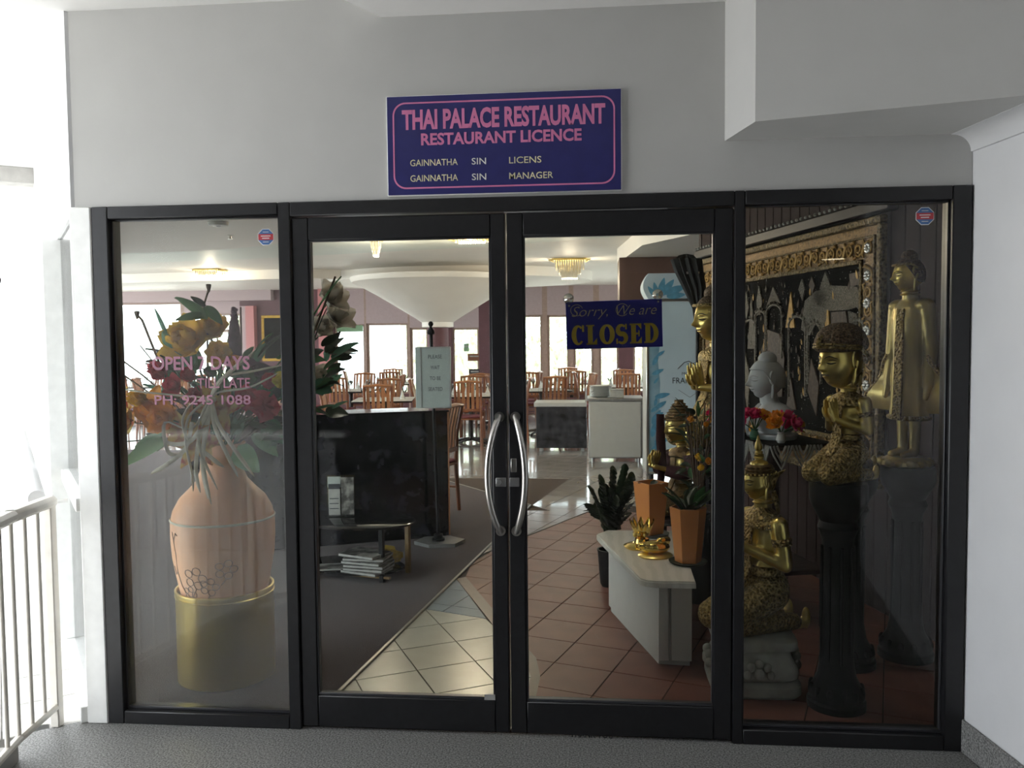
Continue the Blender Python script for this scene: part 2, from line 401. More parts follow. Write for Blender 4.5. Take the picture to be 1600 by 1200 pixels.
sbuild(MB().box((-2.097, 0.0, 2.15), (1.417, 0.14, 2.95)), 'wall_front', 'wall_paint', 'shaded white wall above the black doorway frame')
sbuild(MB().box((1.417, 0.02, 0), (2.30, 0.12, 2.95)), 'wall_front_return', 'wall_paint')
sbuild(MB().prism([(1.6, 0.06), (-2.10, 0.06), (-7.6, 7.45), (-9.6, 6.1), (-5.4, -0.4), (-5.4, -2.4), (-3.6, -2.4), (-3.6, -13.2), (6.6, -13.2), (6.6, -2.1), (1.9, -2.1)], 2.938, 3.15), 'ceiling', 'ceiling_paint')  # left part, out of view, extended to cut skylight on the facade
sbuild(MB().prism([(-0.807, 0.0), (-0.897, -0.175), (-2.75, -3.9), (-2.8, -13.2), (6.6, -13.2), (6.6, -2.1), (1.72, -2.1), (1.42, 0.0)], 2.858, 2.937), 'ceiling_drop', 'ceiling_paint')
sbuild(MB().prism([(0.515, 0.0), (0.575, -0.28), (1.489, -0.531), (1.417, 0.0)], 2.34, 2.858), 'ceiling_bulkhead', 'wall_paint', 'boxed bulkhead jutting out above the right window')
RW = Vector((0.139, -0.990, 0))                       # the right wall comes towards the camera
MR = Matrix(((RW.x, 0.990, 0, 1.416), (RW.y, 0.139, 0, 0.02), (0, 0, 1, 0), (0, 0, 0, 1)))
sbuild(MB().box((0, 0, 0), (2.2, 0.12, 2.95), MR), 'wall_right', 'wall_white', 'white side wall beside the right window')
sbuild(MB().box((0.02, -0.012, 0), (2.2, 0.0, 0.127), MR, 0.003), 'baseboard_right', 'terrazzo')
cv = MB(); prof = [(0.0, 2.272)] + [(-0.008 - 0.066 * (1 - math.cos(a)), 2.274 + 0.064 * math.sin(a)) for a in [k * PI / 16 for k in range(9)]] + [(-0.078, 2.338), (-0.078, 2.349), (0.0, 2.349)]
vs = [(x, y, z) for x in (0.0, 0.54) for y, z in prof]; n = len(prof)
cv.add(vs, [(k, (k + 1) % n, n + (k + 1) % n, n + k) for k in range(n)] + [tuple(range(n)), tuple(range(2 * n - 1, n - 1, -1))], MR)
sbuild(cv, 'trim_1', 'wall_white', 'white coved cornice along the right wall')
sbuild(MB().box((-3.8, -13.4, 0), (6.7, -13.2, 2.95)), 'wall_hall_end', 'hall_wall')
sbuild(MB().box((6.6, -13.2, 0), (6.75, -2.1, 2.95)), 'wall_hall_side', 'hall_wall')
sbuild(MB().box((1.84, -2.2, 0), (6.6, -2.06, 2.95)), 'wall_hall_corner', 'hall_wall')
# downlight in the hall ceiling behind the viewer; it is mirrored in the right window
dl = thing('ceiling_light', 'round warm downlight set in the hall ceiling', 'light', Vector((gp(1303, 404, 2.852).x, -gp(1303, 404, 2.852).y, 2.852)) + Vector((0, 0.066, 0.006)))
build(MB().lathe([(0.20, 0.0), (0.215, -0.012), (0.19, -0.02), (0.185, -0.004)], (0, 0, 0), 28), 'bezel', 'white_metal', dl)
build(MB().lathe([(0.184, -0.006), (0.184, -0.012)], (0, 0, 0), 28), 'diffuser', 'lamp_glow', dl)

# side wall with mullions, left
ws = struct('wall_left')
build(MLb((0.0, -0.012, 2.125), (9.2, 0.14, 2.95)), 'fascia', 'wall_white', ws)
build(MLb((0.0, -0.035, 0.895), (9.2, 0.05, 0.955), 0.004), 'transom', 'white_metal', ws)
build(MLb((0.0, -0.045, 0.0), (9.2, 0.06, 0.07), 0.004), 'sill', 'white_metal', ws)
ts = [0.99, 2.13, 3.36, 4.72, 6.1, 7.5, 9.0]
fin = None
for t in ts:
    if fin is None: fin = MB().box((-0.035, -0.085, 0.07), (0.035, 0.05, 2.125), None, 0.005).mesh('mullion')
    link('mullion', fin, 'white_metal', ws, ML @ Matrix.Translation((t, 0, 0)))
prev = 0.06
for t in ts:
    for z0, z1 in ((0.07, 0.895), (0.955, 2.125)):
        build(MLb((prev, 0.0, z0), (t - 0.035, 0.008, z1)), 'glass_pane', 'pane_glass', ws)
    prev = t + 0.035
bm_ = MB().box((3.55, -1.9, 2.82), (3.75, -0.0, 2.938), ML, 0.004); sbuild(bm_, 'trim_2', 'concrete', 'downstand beam under the gallery ceiling')
sbuild(MB().box((-2.112, -0.02, 0.0), (-2.021, 0.09, 2.15), None, 0.004), 'trim_3', 'white_metal', 'white corner post at the left of the doorway')

# round column on the gallery
c0 = Vector((-9.85, 10.526, 0))
cl = thing('column', 'round white column standing at the far end of the gallery', 'column', (c0.x, c0.y, -3.0))
build(MB().lathe([(0.20, 0), (0.20, 5.45)], (0, 0, 0), 28), 'shaft', 'wall_white', cl)
build(MB().lathe([(0.20, 5.40), (0.235, 5.42), (0.235, 5.55), (0.23, 5.56)], (0, 0, 0), 28), 'collar', 'wall_white', cl)
build(MB().box((-1.6, -0.16, 5.56), (0.26, 0.16, 5.84), None, 0.01), 'beam', 'wall_white', cl)
build(MB().lathe([(0.085, -0.0), (0.085, -0.02), (0.06, -0.03)], (0, 0, 0), 24, Matrix.Translation((-0.28, -0.16, 5.7)) @ Matrix.Rotation(PI / 2, 4, 'X')), 'round_cap', 'porcelain', cl)

# railing at the left, running from the corner post towards the viewer
RP = [Vector(p) for p in ((-2.225, -0.05, 0), (-2.185, -0.34, 0), (-1.95, -1.30, 0), (-1.78, -1.50, 0))]
rl = thing('railing', 'cream painted metal railing with round balusters at the left edge of the landing', 'railing', RP[0])
def along(pts, step):
    out = []
    for a, b in zip(pts[:-1], pts[1:]):
        L = (b - a).length; k = max(1, int(L / step))
        out += [a + (b - a) * (i / k) for i in range(k)]
    return out + [pts[-1]]
def ribbon_rail(pts, w, h, zc, nm, par):
    m = MB()
    for a, b in zip(pts[:-1], pts[1:]):
        d = (b - a); L = d.length; M = Matrix.Translation(a + Vector((0, 0, zc))) @ Matrix.Rotation(math.atan2(d.y, d.x), 4, 'Z')
        m.box((-w * .35, -w / 2, -h / 2), (L + w * .35, w / 2, h / 2), M, min(w, h) * 0.3)
    return build(m, nm, 'rail_paint', par, True)
ribbon_rail(RP, 0.062, 0.046, 0.945, 'handrail', rl); ribbon_rail(RP, 0.034, 0.03, 0.085, 'bottom_rail', rl)
bal = MB().lathe([(0.0085, 0.085), (0.0085, 0.93)], (0, 0, 0), 10).mesh('baluster')
for p in along(RP, 0.092)[1:-1]: link('baluster', bal, 'rail_paint', rl, Matrix.Translation(p - RP[0]))
pst = MB().box((-0.019, -0.019, 0), (0.019, 0.019, 0.93), None, 0.004).mesh('post')
for p in (RP[0], RP[2], RP[3]): link('post', pst, 'rail_paint', rl, Matrix.Translation(p - RP[0]))
hb = thing('handrail', 'thick white handrail running away along the windowed side wall', 'handrail', lw(0.15, 0.17))
build(MB().tube([lw(t, 0.17, 0.945) for t in (0.15, 1.5, 3, 4.5, 6.2)], 0.034, 14), 'rail', 'wall_white', hb, True)
for t in (0.6, 2.2, 3.8, 5.6): build(MB().tube([lw(t, 0.17, 0.92), lw(t, 0.16, 0.85), lw(t, 0.03, 0.85)], 0.010, 8), 'bracket', 'white_metal', hb, True)
# what lies to the left and behind: kerb, lower ground and a panelled parapet, mirrored in the glass
sbuild(MB().prism([(-2.26, -0.36), (-2.02, -1.36), (-1.96, -1.34), (-2.19, -0.34)], 0.0, 0.055), 'trim_4', 'concrete')
sbuild(MB().box((-60, -40, -3.4), (60, 60, -3.0)), 'ground', 'outdoor_ground')
sbuild(MB().box((-3.75, -13.2, -3.0), (-3.6, -2.5, 2.95)), 'wall_sky_block', 'hall_wall')  # unseen wall added to block sky light from the facade
sbuild(MB().box((-16, 15.25, -0.6), (9, 25.5, -0.3)), 'floor_bounce', 'bounce_paving')  # pale slab added outside the windows to bounce light onto the ceiling
sbuild(MB().box((3.3, 6.0, -0.6), (9, 15.25, -0.3)), 'floor_bounce_side', 'bounce_paving')  # second added bounce slab, outside the hidden side windows
pw = struct('wall_parapet', (-3.59, -2.75, 0))
build(MB().box((0, -0.08, -0.4), (1.8, 0.06, 0.02)), 'base', 'concrete', pw)
pb = MB().box((-0.068, -0.03, 0.02), (0.068, 0.03, 0.88), None, 0.008).mesh('panel')
for k in range(12): link('panel', pb, 'grey_panel', pw, Matrix.Translation((0.08 + k * 0.142, 0, 0)))
build(MB().box((0, -0.06, 0.88), (1.8, 0.06, 0.93), None, 0.01), 'coping', 'white_metal', pw)

# ================================================================== SHOPFRONT
def fr(par, nm, x0, x1, z0, z1, y0=-0.015, y1=0.085, m='frame_black', b=0.004):
    return build(MB().box((x0, y0, z0), (x1, y1, z1), None, b), nm, m, par, True)
def beads(par, x0, x1, z0, z1, y=0.012):
    w = 0.012
    for (a, b, c, d) in ((x0, x1, z0, z0 + w), (x0, x1, z1 - w * .5, z1), (x0, x0 + w * .6, z0, z1), (x1 - w * .6, x1, z0, z1)):
        fr(par, 'glazing_bead', a, b, c, d, y, y + 0.022, 'frame_bead', 0.002)
w1 = struct('window_1'); w1['label'] = 'left shop window with pink opening hours on dusty glass with painted haze'
fr(w1, 'jamb', -2.021, -1.952, 0, 2.15); fr(w1, 'jamb', -1.238, -1.188, 0, 2.15)
fr(w1, 'head', -1.952, -1.238, 2.10, 2.15); fr(w1, 'sill', -1.952, -1.238, 0, 0.055)
beads(w1, -1.952, -1.238, 0.055, 2.10)
fr(w1, 'glass_pane', -1.956, -1.234, 0.05, 2.105, 0.030, 0.036, 'shop_glass_dust_haze', 0)
w2 = struct('window_2'); w2['label'] = 'right shop window in front of the golden statues'
fr(w2, 'jamb', 0.551, 0.590, 0, 2.15); fr(w2, 'jamb', 1.345, 1.414, 0, 2.15)
fr(w2, 'head', 0.590, 1.345, 2.097, 2.15); fr(w2, 'sill', 0.590, 1.345, 0, 0.060)
beads(w2, 0.590, 1.345, 0.060, 2.097)
fr(w2, 'glass_pane', 0.586, 1.349, 0.055, 2.10, 0.030, 0.036, 'shop_glass', 0)
th = struct('trim_5')
fr(th, 'door_head', -1.188, 0.551, 2.094, 2.15); fr(th, 'closer_slot', -0.33, 0.30, 2.088, 2.094, -0.005, 0.07, 'steel_dull', 0.001)
def door(nm, x0, x1, gx0, gx1, label):
    d = struct(nm); d['label'] = label
    fr(d, 'stile', x0 + 0.003, gx0, 0.012, 2.088, -0.005, 0.055); fr(d, 'stile', gx1, x1 - 0.003, 0.012, 2.088, -0.005, 0.055)
    fr(d, 'top_rail', gx0, gx1, 1.998, 2.088, -0.005, 0.055); fr(d, 'bottom_rail', gx0, gx1, 0.012, 0.142, -0.005, 0.055)
    beads(d, gx0, gx1, 0.142, 1.998, 0.0)
    fr(d, 'glass_pane', gx0 - 0.004, gx1 + 0.004, 0.138, 2.002, 0.026, 0.032, 'shop_glass', 0)
    return d
d1 = door('door_1', -1.188, -0.325, -1.118, -0.386, 'left black-framed glass door')
d2 = door('door_2', -0.325, 0.551, -0.258, 0.478, 'right black-framed glass door with the closed sign')
def handle(par, xc, bow):
    m = MB(); pts = []
    for k in range(15):
        t = k / 14; z = 0.835 + t * 0.455; s = math.sin(PI * t)
        pts.append((xc + bow * (s ** 0.8) * 0.042, -0.02 - 0.058 * (s ** 0.6), z))
    pts = [(xc, 0.0, 0.833)] + pts + [(xc, 0.0, 1.292)]
    o = build(m.tube(pts, 0.0125, 14), 'handle', 'steel', par, True)
    for z in (0.835, 1.29): build(MB().lathe([(0.02, 0), (0.02, 0.008)], (0, 0, 0), 18, Matrix.Translation((xc, -0.005, z)) @ Matrix.Rotation(PI / 2, 4, 'X')), 'rose', 'steel', par, True)
handle(d1, -0.356, -1); handle(d2, -0.293, 1)
build(MB().box((-0.3735, -0.012, 1.012), (-0.332, -0.005, 1.048), None, 0.002).lathe([(0.011, 0), (0.009, 0.006)], (0, 0, 0), 14, Matrix.Translation((-0.358, -0.012, 1.03)) @ Matrix.Rotation(PI / 2, 4, 'X')), 'lock_plate', 'steel_dull', d1, True)
build(MB().box((-0.319, -0.012, 1.012), (-0.280, -0.005, 1.048), None, 0.002), 'lock_plate', 'steel_dull', d2, True)
build(MB().box((-0.313, -0.012, 1.07), (-0.290, -0.005, 1.125), None, 0.002), 'keyhole_cover', 'steel', d2, True)
build(MB().box((-0.430, -0.002, 0.143), (-0.386, 0.004, 0.165)), 'paper_tag', 'paper', d1, True)
# lettering on the left window
def letters(par, body, cx, zb, w, h, m, y, bold=0.02, align='CENTER', shear=0.0, depth=0.001, space=1.0, name='lettering'):
    me = text_mesh(body, w, h, shear, bold, depth, space, align); o = link(name, me, m, par)
    M = Matrix.Translation((cx, y, zb)); o.matrix_local = (WM[par.name].inverted() @ M) if par.name in WM else M
    return o
letters(w1, 'OPEN 7 DAYS', -1.385, 1.484, 0.418, 0.056, 'letter_window', 0.0285, 0.025, 'RIGHT')
letters(w1, 'TILL LATE', -1.385, 1.408, 0.226, 0.042, 'letter_window', 0.0285, 0.01, 'RIGHT')
letters(w1, 'PH: 9245 1088', -1.385, 1.340, 0.412, 0.040, 'letter_window', 0.0285, 0.015, 'RIGHT')
def sticker(x, z, label):
    t = thing('security_sticker', label, 'sticker', (x, 0.0285, z))
    R = Matrix.Rotation(PI / 2, 4, 'X'); oct_ = lambda r: [(r * math.cos(PI / 8 + k * PI / 4), r * math.sin(PI / 8 + k * PI / 4)) for k in range(8)]
    build(MB().prism(oct_(0.036), 0, 0.0006, R), 'border', 'sticker_white', t); build(MB().prism(oct_(0.033), 0.0006, 0.0010, R), 'face', 'sticker_blue', t)
    build(MB().box((-0.031, -0.0014, -0.012), (0.031, -0.0010, 0.012)), 'band', 'sticker_red', t)
    for zz, w in ((0.004, 0.04), (-0.005, 0.03)): build(MB().box((-w / 2, -0.0018, zz - 0.0018), (w / 2, -0.0014, zz + 0.0018)), 'text_line', 'sticker_white', t)
    for zz in (0.02, -0.02): build(MB().box((-0.012, -0.0018, zz - 0.001), (0.012, -0.0010, zz + 0.001)), 'text_line', 'sticker_white', t)
sticker(-1.304, 2.019, 'blue octagonal security sticker on the left window'); sticker(1.261, 2.044, 'blue octagonal security sticker on the right window')

# restaurant sign over the doors
sg = thing('restaurant_sign', 'blue wall sign with pink and cream restaurant licence lettering', 'sign', (-0.331, 0.0, 2.164))
build(MB().box((-0.4572, -0.012, -0.002), (0.4572, -0.0005, 0.385), None, 0.002), 'edge', 'white_metal', sg)
build(MB().box((-0.4545, -0.016, 0.001), (0.4545, -0.012, 0.3815), None, 0.001), 'panel', 'sign_blue', sg)
bd = MB(); A = []; B = []
def rrect(hx, z0, z1, r):
    out = []
    for cx, cz, a0 in ((hx - r, z1 - r, 0), (-hx + r, z1 - r, PI / 2), (-hx + r, z0 + r, PI), (hx - r, z0 + r, 1.5 * PI)):
        out += [(cx + r * math.cos(a0 + k * PI / 16), cz + r * math.sin(a0 + k * PI / 16)) for k in range(9)]
    return out + [out[0]]
bd.strip([(x, -0.0172, z) for x, z in rrect(0.432, 0.024, 0.358, 0.05)], [(x, -0.0172, z) for x, z in rrect(0.426, 0.030, 0.352, 0.045)], 0.001, (0, 1, 0))
build(bd, 'border_line', 'letter_pink', sg)
def sl(body, cx, z, w, h, m, bold=0.02, al='CENTER'):
    o = link('lettering', text_mesh(body, w, h, 0, bold, 0.0006, 1.0, al), m, sg); o.matrix_local = Matrix.Translation((cx, -0.0168, z))
sl('THAI PALACE RESTAURANT', 0.0, 0.256, 0.790, 0.074, 'letter_pink', 0.036); sl('RESTAURANT LICENCE', -0.008, 0.193, 0.625, 0.045, 'letter_pink', 0.03)
for z in (0.112, 0.052):
    sl('GAINNATHA', -0.365, z, 0.188, 0.026, 'letter_cream', 0.004, 'LEFT'); sl('SIN', -0.122, z, 0.056, 0.026, 'letter_white', 0.004, 'LEFT')
sl('LICENS', 0.024, 0.112, 0.125, 0.026, 'letter_cream', 0.004, 'LEFT'); sl('MANAGER', 0.024, 0.052, 0.170, 0.026, 'letter_cream', 0.004, 'LEFT')

# closed sign hanging inside the right door
cs = thing('closed_sign', 'blue sorry we are closed sign hung from suction cups inside the right door', 'sign', (0.098, 0.040, 1.557))
MS = Matrix.Rotation(0.022, 4, 'Y')
build(MB().box((-0.188, 0.0, 0.0), (0.188, 0.005, 0.187), MS.inverted(), 0.001), 'panel', 'closed_blue', cs)
def stroke(pts, wid, y=-0.0012, thick=0.0012):
    A = []; B = []
    for i, p in enumerate(pts):
        a = pts[max(i - 1, 0)]; b = pts[min(i + 1, len(pts) - 1)]; d = Vector((b[0] - a[0], b[1] - a[1])).normalized(); w = wid[i] if hasattr(wid, '__len__') else wid
        A.append((p[0] - d.y * w / 2, y, p[1] + d.x * w / 2)); B.append((p[0] + d.y * w / 2, y, p[1] - d.x * w / 2))
    return MB().strip(A, B, thick, (0, 1, 0))
def arc(cx, cz, rx, rz, a0, a1, n=18): return [(cx + rx * math.cos(math.radians(a0 + (a1 - a0) * k / n)), cz + rz * math.sin(math.radians(a0 + (a1 - a0) * k / n))) for k in range(n + 1)]
def glyph(ch, W=0.050, H=0.078):
    m = MB(); bx = lambda x0, x1, z0, z1: m.box((x0, -0.0012, z0), (x1, 0, z1)); T = 0.019; t = 0.008
    def ex(o): m.add(o.v, o.f)
    wf = lambda pts, c: [t + (T - t) * abs((p[0] - c) / (W / 2 - T / 2)) ** 1.3 if True else t for p in pts]
    if ch == 'O': p = arc(W / 2, H / 2, W / 2 - T / 2, H / 2 - t / 2, 0, 360, 36); ex(stroke(p, [t + (T - t) * abs(math.cos(2 * PI * k / 36)) ** 1.2 for k in range(37)]))
    if ch == 'C':
        p = arc(W / 2, H / 2, W / 2 - T / 2, H / 2 - t / 2, 48, 318, 30); ex(stroke(p, [t + (T - t) * max(0, -math.cos(math.radians(48 + 270 * k / 30))) ** 1.0 for k in range(31)]))
        bx(W - 0.013, W - 0.005, H * .66, H)
    if ch == 'L': bx(0.006, 0.006 + T, 0, H); bx(0, 0.032, H - 0.005, H); bx(0, W - 0.006, 0, 0.006); m.prism([(W - 0.024, 0.005), (W - 0.006, 0.005), (W - 0.006, 0.026)], 0, 0.0012, Matrix.Rotation(PI / 2, 4, 'X'))
    if ch == 'E':
        bx(0.005, 0.005 + T, 0, H); bx(0, W - 0.006, 0, 0.006); bx(0, W - 0.007, H - 0.006, H); bx(0.02, 0.036, H / 2 - 0.004, H / 2 + 0.003); bx(0.033, 0.038, H / 2 - 0.012, H / 2 + 0.012)
        R = Matrix.Rotation(PI / 2, 4, 'X'); m.prism([(W - 0.022, 0.005), (W - 0.006, 0.005), (W - 0.006, 0.026)], 0, 0.0012, R); m.prism([(W - 0.022, H - 0.005), (W - 0.007, H - 0.024), (W - 0.007, H - 0.005)], 0, 0.0012, R)
    if ch == 'D':
        bx(0.005, 0.005 + T, 0, H); bx(0, 0.024, 0, 0.006); bx(0, 0.024, H - 0.006, H)
        p = arc(0.022, H / 2, W - 0.022 - T / 2, H / 2 - 0.0035, 90, -90, 24); ex(stroke(p, [0.007 + (T - 0.007) * math.cos(math.radians(90 - 180 * k / 24)) ** 1.2 for k in range(25)]))
    if ch == 'S':
        r = H / 4; p = arc(W / 2 - 0.002, H - r - 0.003, W / 2 - 0.011, r - 0.002, 40, 250, 16) + arc(W / 2 - 0.002, r + 0.002, W / 2 - 0.010, r - 0.001, 70, -140, 16)
        q = [t + (T - t) * math.sin(PI * k / (len(p) - 1)) ** 1.5 for k in range(len(p))]; ex(stroke(p, q)); bx(W - 0.014, W - 0.008, H * .72, H); bx(0.002, 0.008, 0, H * .27)
    return m
xx = -0.168
for ch, w in (('C', 0.055), ('L', 0.048), ('O', 0.060), ('S', 0.052), ('E', 0.052), ('D', 0.056)):
    g = glyph(ch, w); o = link('letter', g.mesh('letter', None, 0), 'letter_yellow', cs); o.matrix_local = MS.inverted() @ Matrix.Translation((xx, 0, 0.016)); xx += w + 0.0035
for body, x0, w, h in (('Sorry,', -0.165, 0.142, 0.042), ('We are', 0.012, 0.155, 0.042)):
    o = link('lettering', text_mesh(body, w, h, 0.35, -0.012, 0.0005, 1.0, 'LEFT'), 'letter_script', cs); o.matrix_local = MS.inverted() @ Matrix.Translation((x0, -0.0008, 0.128))
# swashes of the script initials
build(stroke(arc(-0.148, 0.150, 0.024, 0.022, 20, 310, 24), 0.0022).add([], []), 'swash', 'letter_script', cs); build(stroke(arc(0.030, 0.150, 0.024, 0.024, 30, 320, 24), 0.0022), 'swash', 'letter_script', cs)
for sx, sz in ((-0.180, 0.196), (0.168, 0.208)):
    cup = build(MB().lathe([(0.021, 0.004), (0.021, 0.001), (0.012, 0.008), (0.006, 0.014), (0.006, 0.02)], (0, 0, 0), 20, Matrix.Translation((sx, -0.004, sz)) @ Matrix.Rotation(-PI / 2, 4, 'X')), 'suction_cup', 'clear_plastic', cs)
    build(MB().tube([(sx, 0.006, sz - 0.004), (sx + 0.006, 0.008, sz - 0.016), (sx + 0.002, 0.004, sz - 0.026), (sx - 0.003, 0.003, sz - 0.022)], 0.0016, 8), 'hook', 'steel_dull', cs)
    build(MB().lathe([(0.004, 0), (0.004, 0.0012)], (0, 0, 0), 10, Matrix.Translation((sx + 0.002, 0.0, sz - 0.028)) @ Matrix.Rotation(PI / 2, 4, 'X')), 'eyelet', 'steel', cs)

# ================================================================== THE SETTING, INSIDE
def clip(poly, reg):                                   # convex clip of a convex polygon
    n = len(reg); ar = sum(reg[i][0] * reg[(i + 1) % n][1] - reg[(i + 1) % n][0] * reg[i][1] for i in range(n)); sg_ = 1 if ar > 0 else -1
    for i in range(n):
        a = reg[i]; b = reg[(i + 1) % n]; f = lambda p: sg_ * ((b[0] - a[0]) * (p[1] - a[1]) - (b[1] - a[1]) * (p[0] - a[0]))
        out = []
        for k in range(len(poly)):
            p = poly[k]; q = poly[(k + 1) % len(poly)]; fp_, fq = f(p), f(q)
            if fp_ >= 0: out.append(p)
            if (fp_ >= 0) != (fq >= 0): t = fp_ / (fp_ - fq); out.append((p[0] + (q[0] - p[0]) * t, p[1] + (q[1] - p[1]) * t))
        poly = out
        if len(poly) < 3: return []
    return poly
def parea(p): return abs(sum(p[i][0] * p[(i + 1) % len(p)][1] - p[(i + 1) % len(p)][0] * p[i][1] for i in range(len(p)))) / 2
fl = struct('floor_restaurant')
strip_n = Vector((4.36, -0.573)).normalized()          # to the right of the carpet edge strip
SX = lambda y: -1.183 + 0.1314 * (y - 0.06)            # x of the carpet edge
big = [(-13.4, 15.2), (-2.16, 0.06), (2.3, 0.06), (3.2, 15.2)]
build(MB().prism(big, -0.25, -0.005), 'grout_bed', 'grout_dark', fl)
carp = [(SX(0.06), 0.06), (SX(4.70), 4.70), (-3.55, 8.6), (-8.45, 8.6), (-2.09, 0.06)]
build(MB().prism(carp, -0.004, 0.007), 'carpet', 'carpet', fl)
a0 = Vector((SX(0.06), 0.06, 0)); a1 = Vector((SX(4.70), 4.70, 0)); a2 = Vector((-3.55, 8.6, 0))
es = MB()
for a, b in ((a0, a1), (a1, a2)):
    d = b - a; M = Matrix.Translation(a) @ Matrix.Rotation(math.atan2(d.y, d.x), 4, 'Z'); es.box((0, -0.012, -0.004), (d.length, 0.008, 0.010), M, 0.003)
build(es, 'edge_strip', 'strip_metal', fl)
cream = [(SX(0.06), 0.06), (-0.30, 0.06), (-0.285, 0.6), (-0.335, 0.82), (-0.52, 1.24), (-0.600, 1.405), (-0.95, 1.545), (SX(1.552), 1.552)]
blue = [(-0.97, 1.56), (-0.60, 1.415), (-0.87, 2.13), (SX(2.2), 2.2)]
bord = [[(-0.30, 0.06), (-0.255, 0.06), (-0.24, 0.6), (-0.285, 0.6)], [(-0.285, 0.6), (-0.24, 0.6), (-0.275, 0.835), (-0.335, 0.82)],
        [(-0.335, 0.82), (-0.275, 0.835), (-0.455, 1.265), (-0.52, 1.24)], [(-0.52, 1.24), (-0.455, 1.265), (-0.84, 2.25), (-0.895, 2.20)]]
bands = [(0.06, -0.255, 2.1), (0.6, -0.24, 1.95), (0.835, -0.275, 1.9), (1.265, -0.455, 1.8), (2.25, -0.84, 1.55)]
terr = [[(xa, ya), (xb, ya), (xb2, yb), (xa2, yb)] for (ya, xa, xb), (yb, xa2, xb2) in zip(bands[:-1], bands[1:])]
terr += [[(-0.84, 2.25), (1.55, 2.25), (1.2, 3.393), (-0.528, 3.393), (-0.74, 2.95), (SX(2.6), 2.6)], [(-0.528, 3.393), (1.2, 3.393), (1.0, 4.427), (-0.015, 4.427)]]
grey = [[(SX(2.62), 2.66), (-0.74, 2.99), (-0.528, 3.433), (SX(3.43), 3.433)], [(-0.528, 3.433), (-0.015, 4.467), (SX(4.467), 4.467), (SX(3.433), 3.433)],
        [(-0.015, 4.467), (0.2, 4.86), (1.2, 6.3), (-1.7, 6.3), (SX(4.7) + 0.02, 4.72), (SX(4.467), 4.467)]]
def lay(regs, ang, offA, offB, m, T=0.297, one=False, gap=0.0028):
    """tiles of one grid, cut to a union of convex regions that touch edge to edge"""
    if not isinstance(regs[0], list): regs = [regs]
    ca, sa = math.cos(ang), math.sin(ang)
    cor = [(x * ca + y * sa, -x * sa + y * ca) for reg in regs for x, y in reg]
    i0 = math.floor((min(c[0] for c in cor) - offA) / T); i1 = math.ceil((max(c[0] for c in cor) - offA) / T)
    j0 = math.floor((min(c[1] for c in cor) - offB) / T); j1 = math.ceil((max(c[1] for c in cor) - offB) / T)
    allm = MB(); full = None
    for i in range(i0, i1 + 1):
        for j in range(j0, j1 + 1):
            q = [(offA + (i + u) * T + (gap if u == 0 else -gap), offB + (j + v_) * T + (gap if v_ == 0 else -gap)) for u, v_ in ((0, 0), (1, 0), (1, 1), (0, 1))]
            q = [(a * ca - b * sa, a * sa + b * ca) for a, b in q]; A0 = parea(q)
            cs_ = [c for c in (clip(q, reg) for reg in regs) if c and parea(c) > 1e-5]; tot = sum(parea(c) for c in cs_)
            if tot < 0.0004: continue
            if tot > A0 * 0.999 and not one:
                cx = sum(p[0] for p in q) / 4; cy_ = sum(p[1] for p in q) / 4
                if full is None: full = MB().box((-T / 2 + gap, -T / 2 + gap, -0.006), (T / 2 - gap, T / 2 - gap, 0), None, 0.0012).mesh('tile')
                link('tile', full, m, fl, Matrix.Translation((cx, cy_, 0)) @ Matrix.Rotation(ang, 4, 'Z')); continue
            mm = allm if one else MB()
            for c in cs_: mm.prism(c, -0.006, 0.0)
            if not one: build(mm, 'tile', m, fl, smooth=0)
    if one: o = build(allm, 'far_tiles', m, fl, smooth=0); o['kind'] = 'stuff'
aC = math.radians(27.4)
lay(cream, aC, 0.138 % 0.297 - 0.297 + 0.003, 0.654, 'cream_tile')
aA = math.radians(-18.9)
lay(blue, aA, -0.126, 0.38, 'blue_tile')
lay(terr, aA, -0.126, 0.38, 'terracotta_tile')
lay(grey, aA, -0.126, 0.38, 'grey_tile')
def cross_(p, q, r): return (q[0] - p[0]) * (r[1] - p[1]) - (q[1] - p[1]) * (r[0] - p[0])
lay([(-1.72, 6.3), (2.9, 6.3), (3.0, 8.7), (-3.6, 8.7)], aA, -0.126, 0.38, 'grey_tile', one=True)
lay([(-8.45, 8.7), (3.0, 8.7), (3.1, 15.0), (-13.0, 15.0)], aA, -0.126, 0.38, 'grey_tile', one=True)
lay([(1.2, 6.3), (0.2, 4.86), (1.0, 4.42), (3.0, 4.42), (3.0, 6.3)], aA, -0.126, 0.38, 'grey_tile', one=True)
for b in bord: build(MB().prism(b, -0.006, 0.0), 'border_tile', 'border_tile', fl)

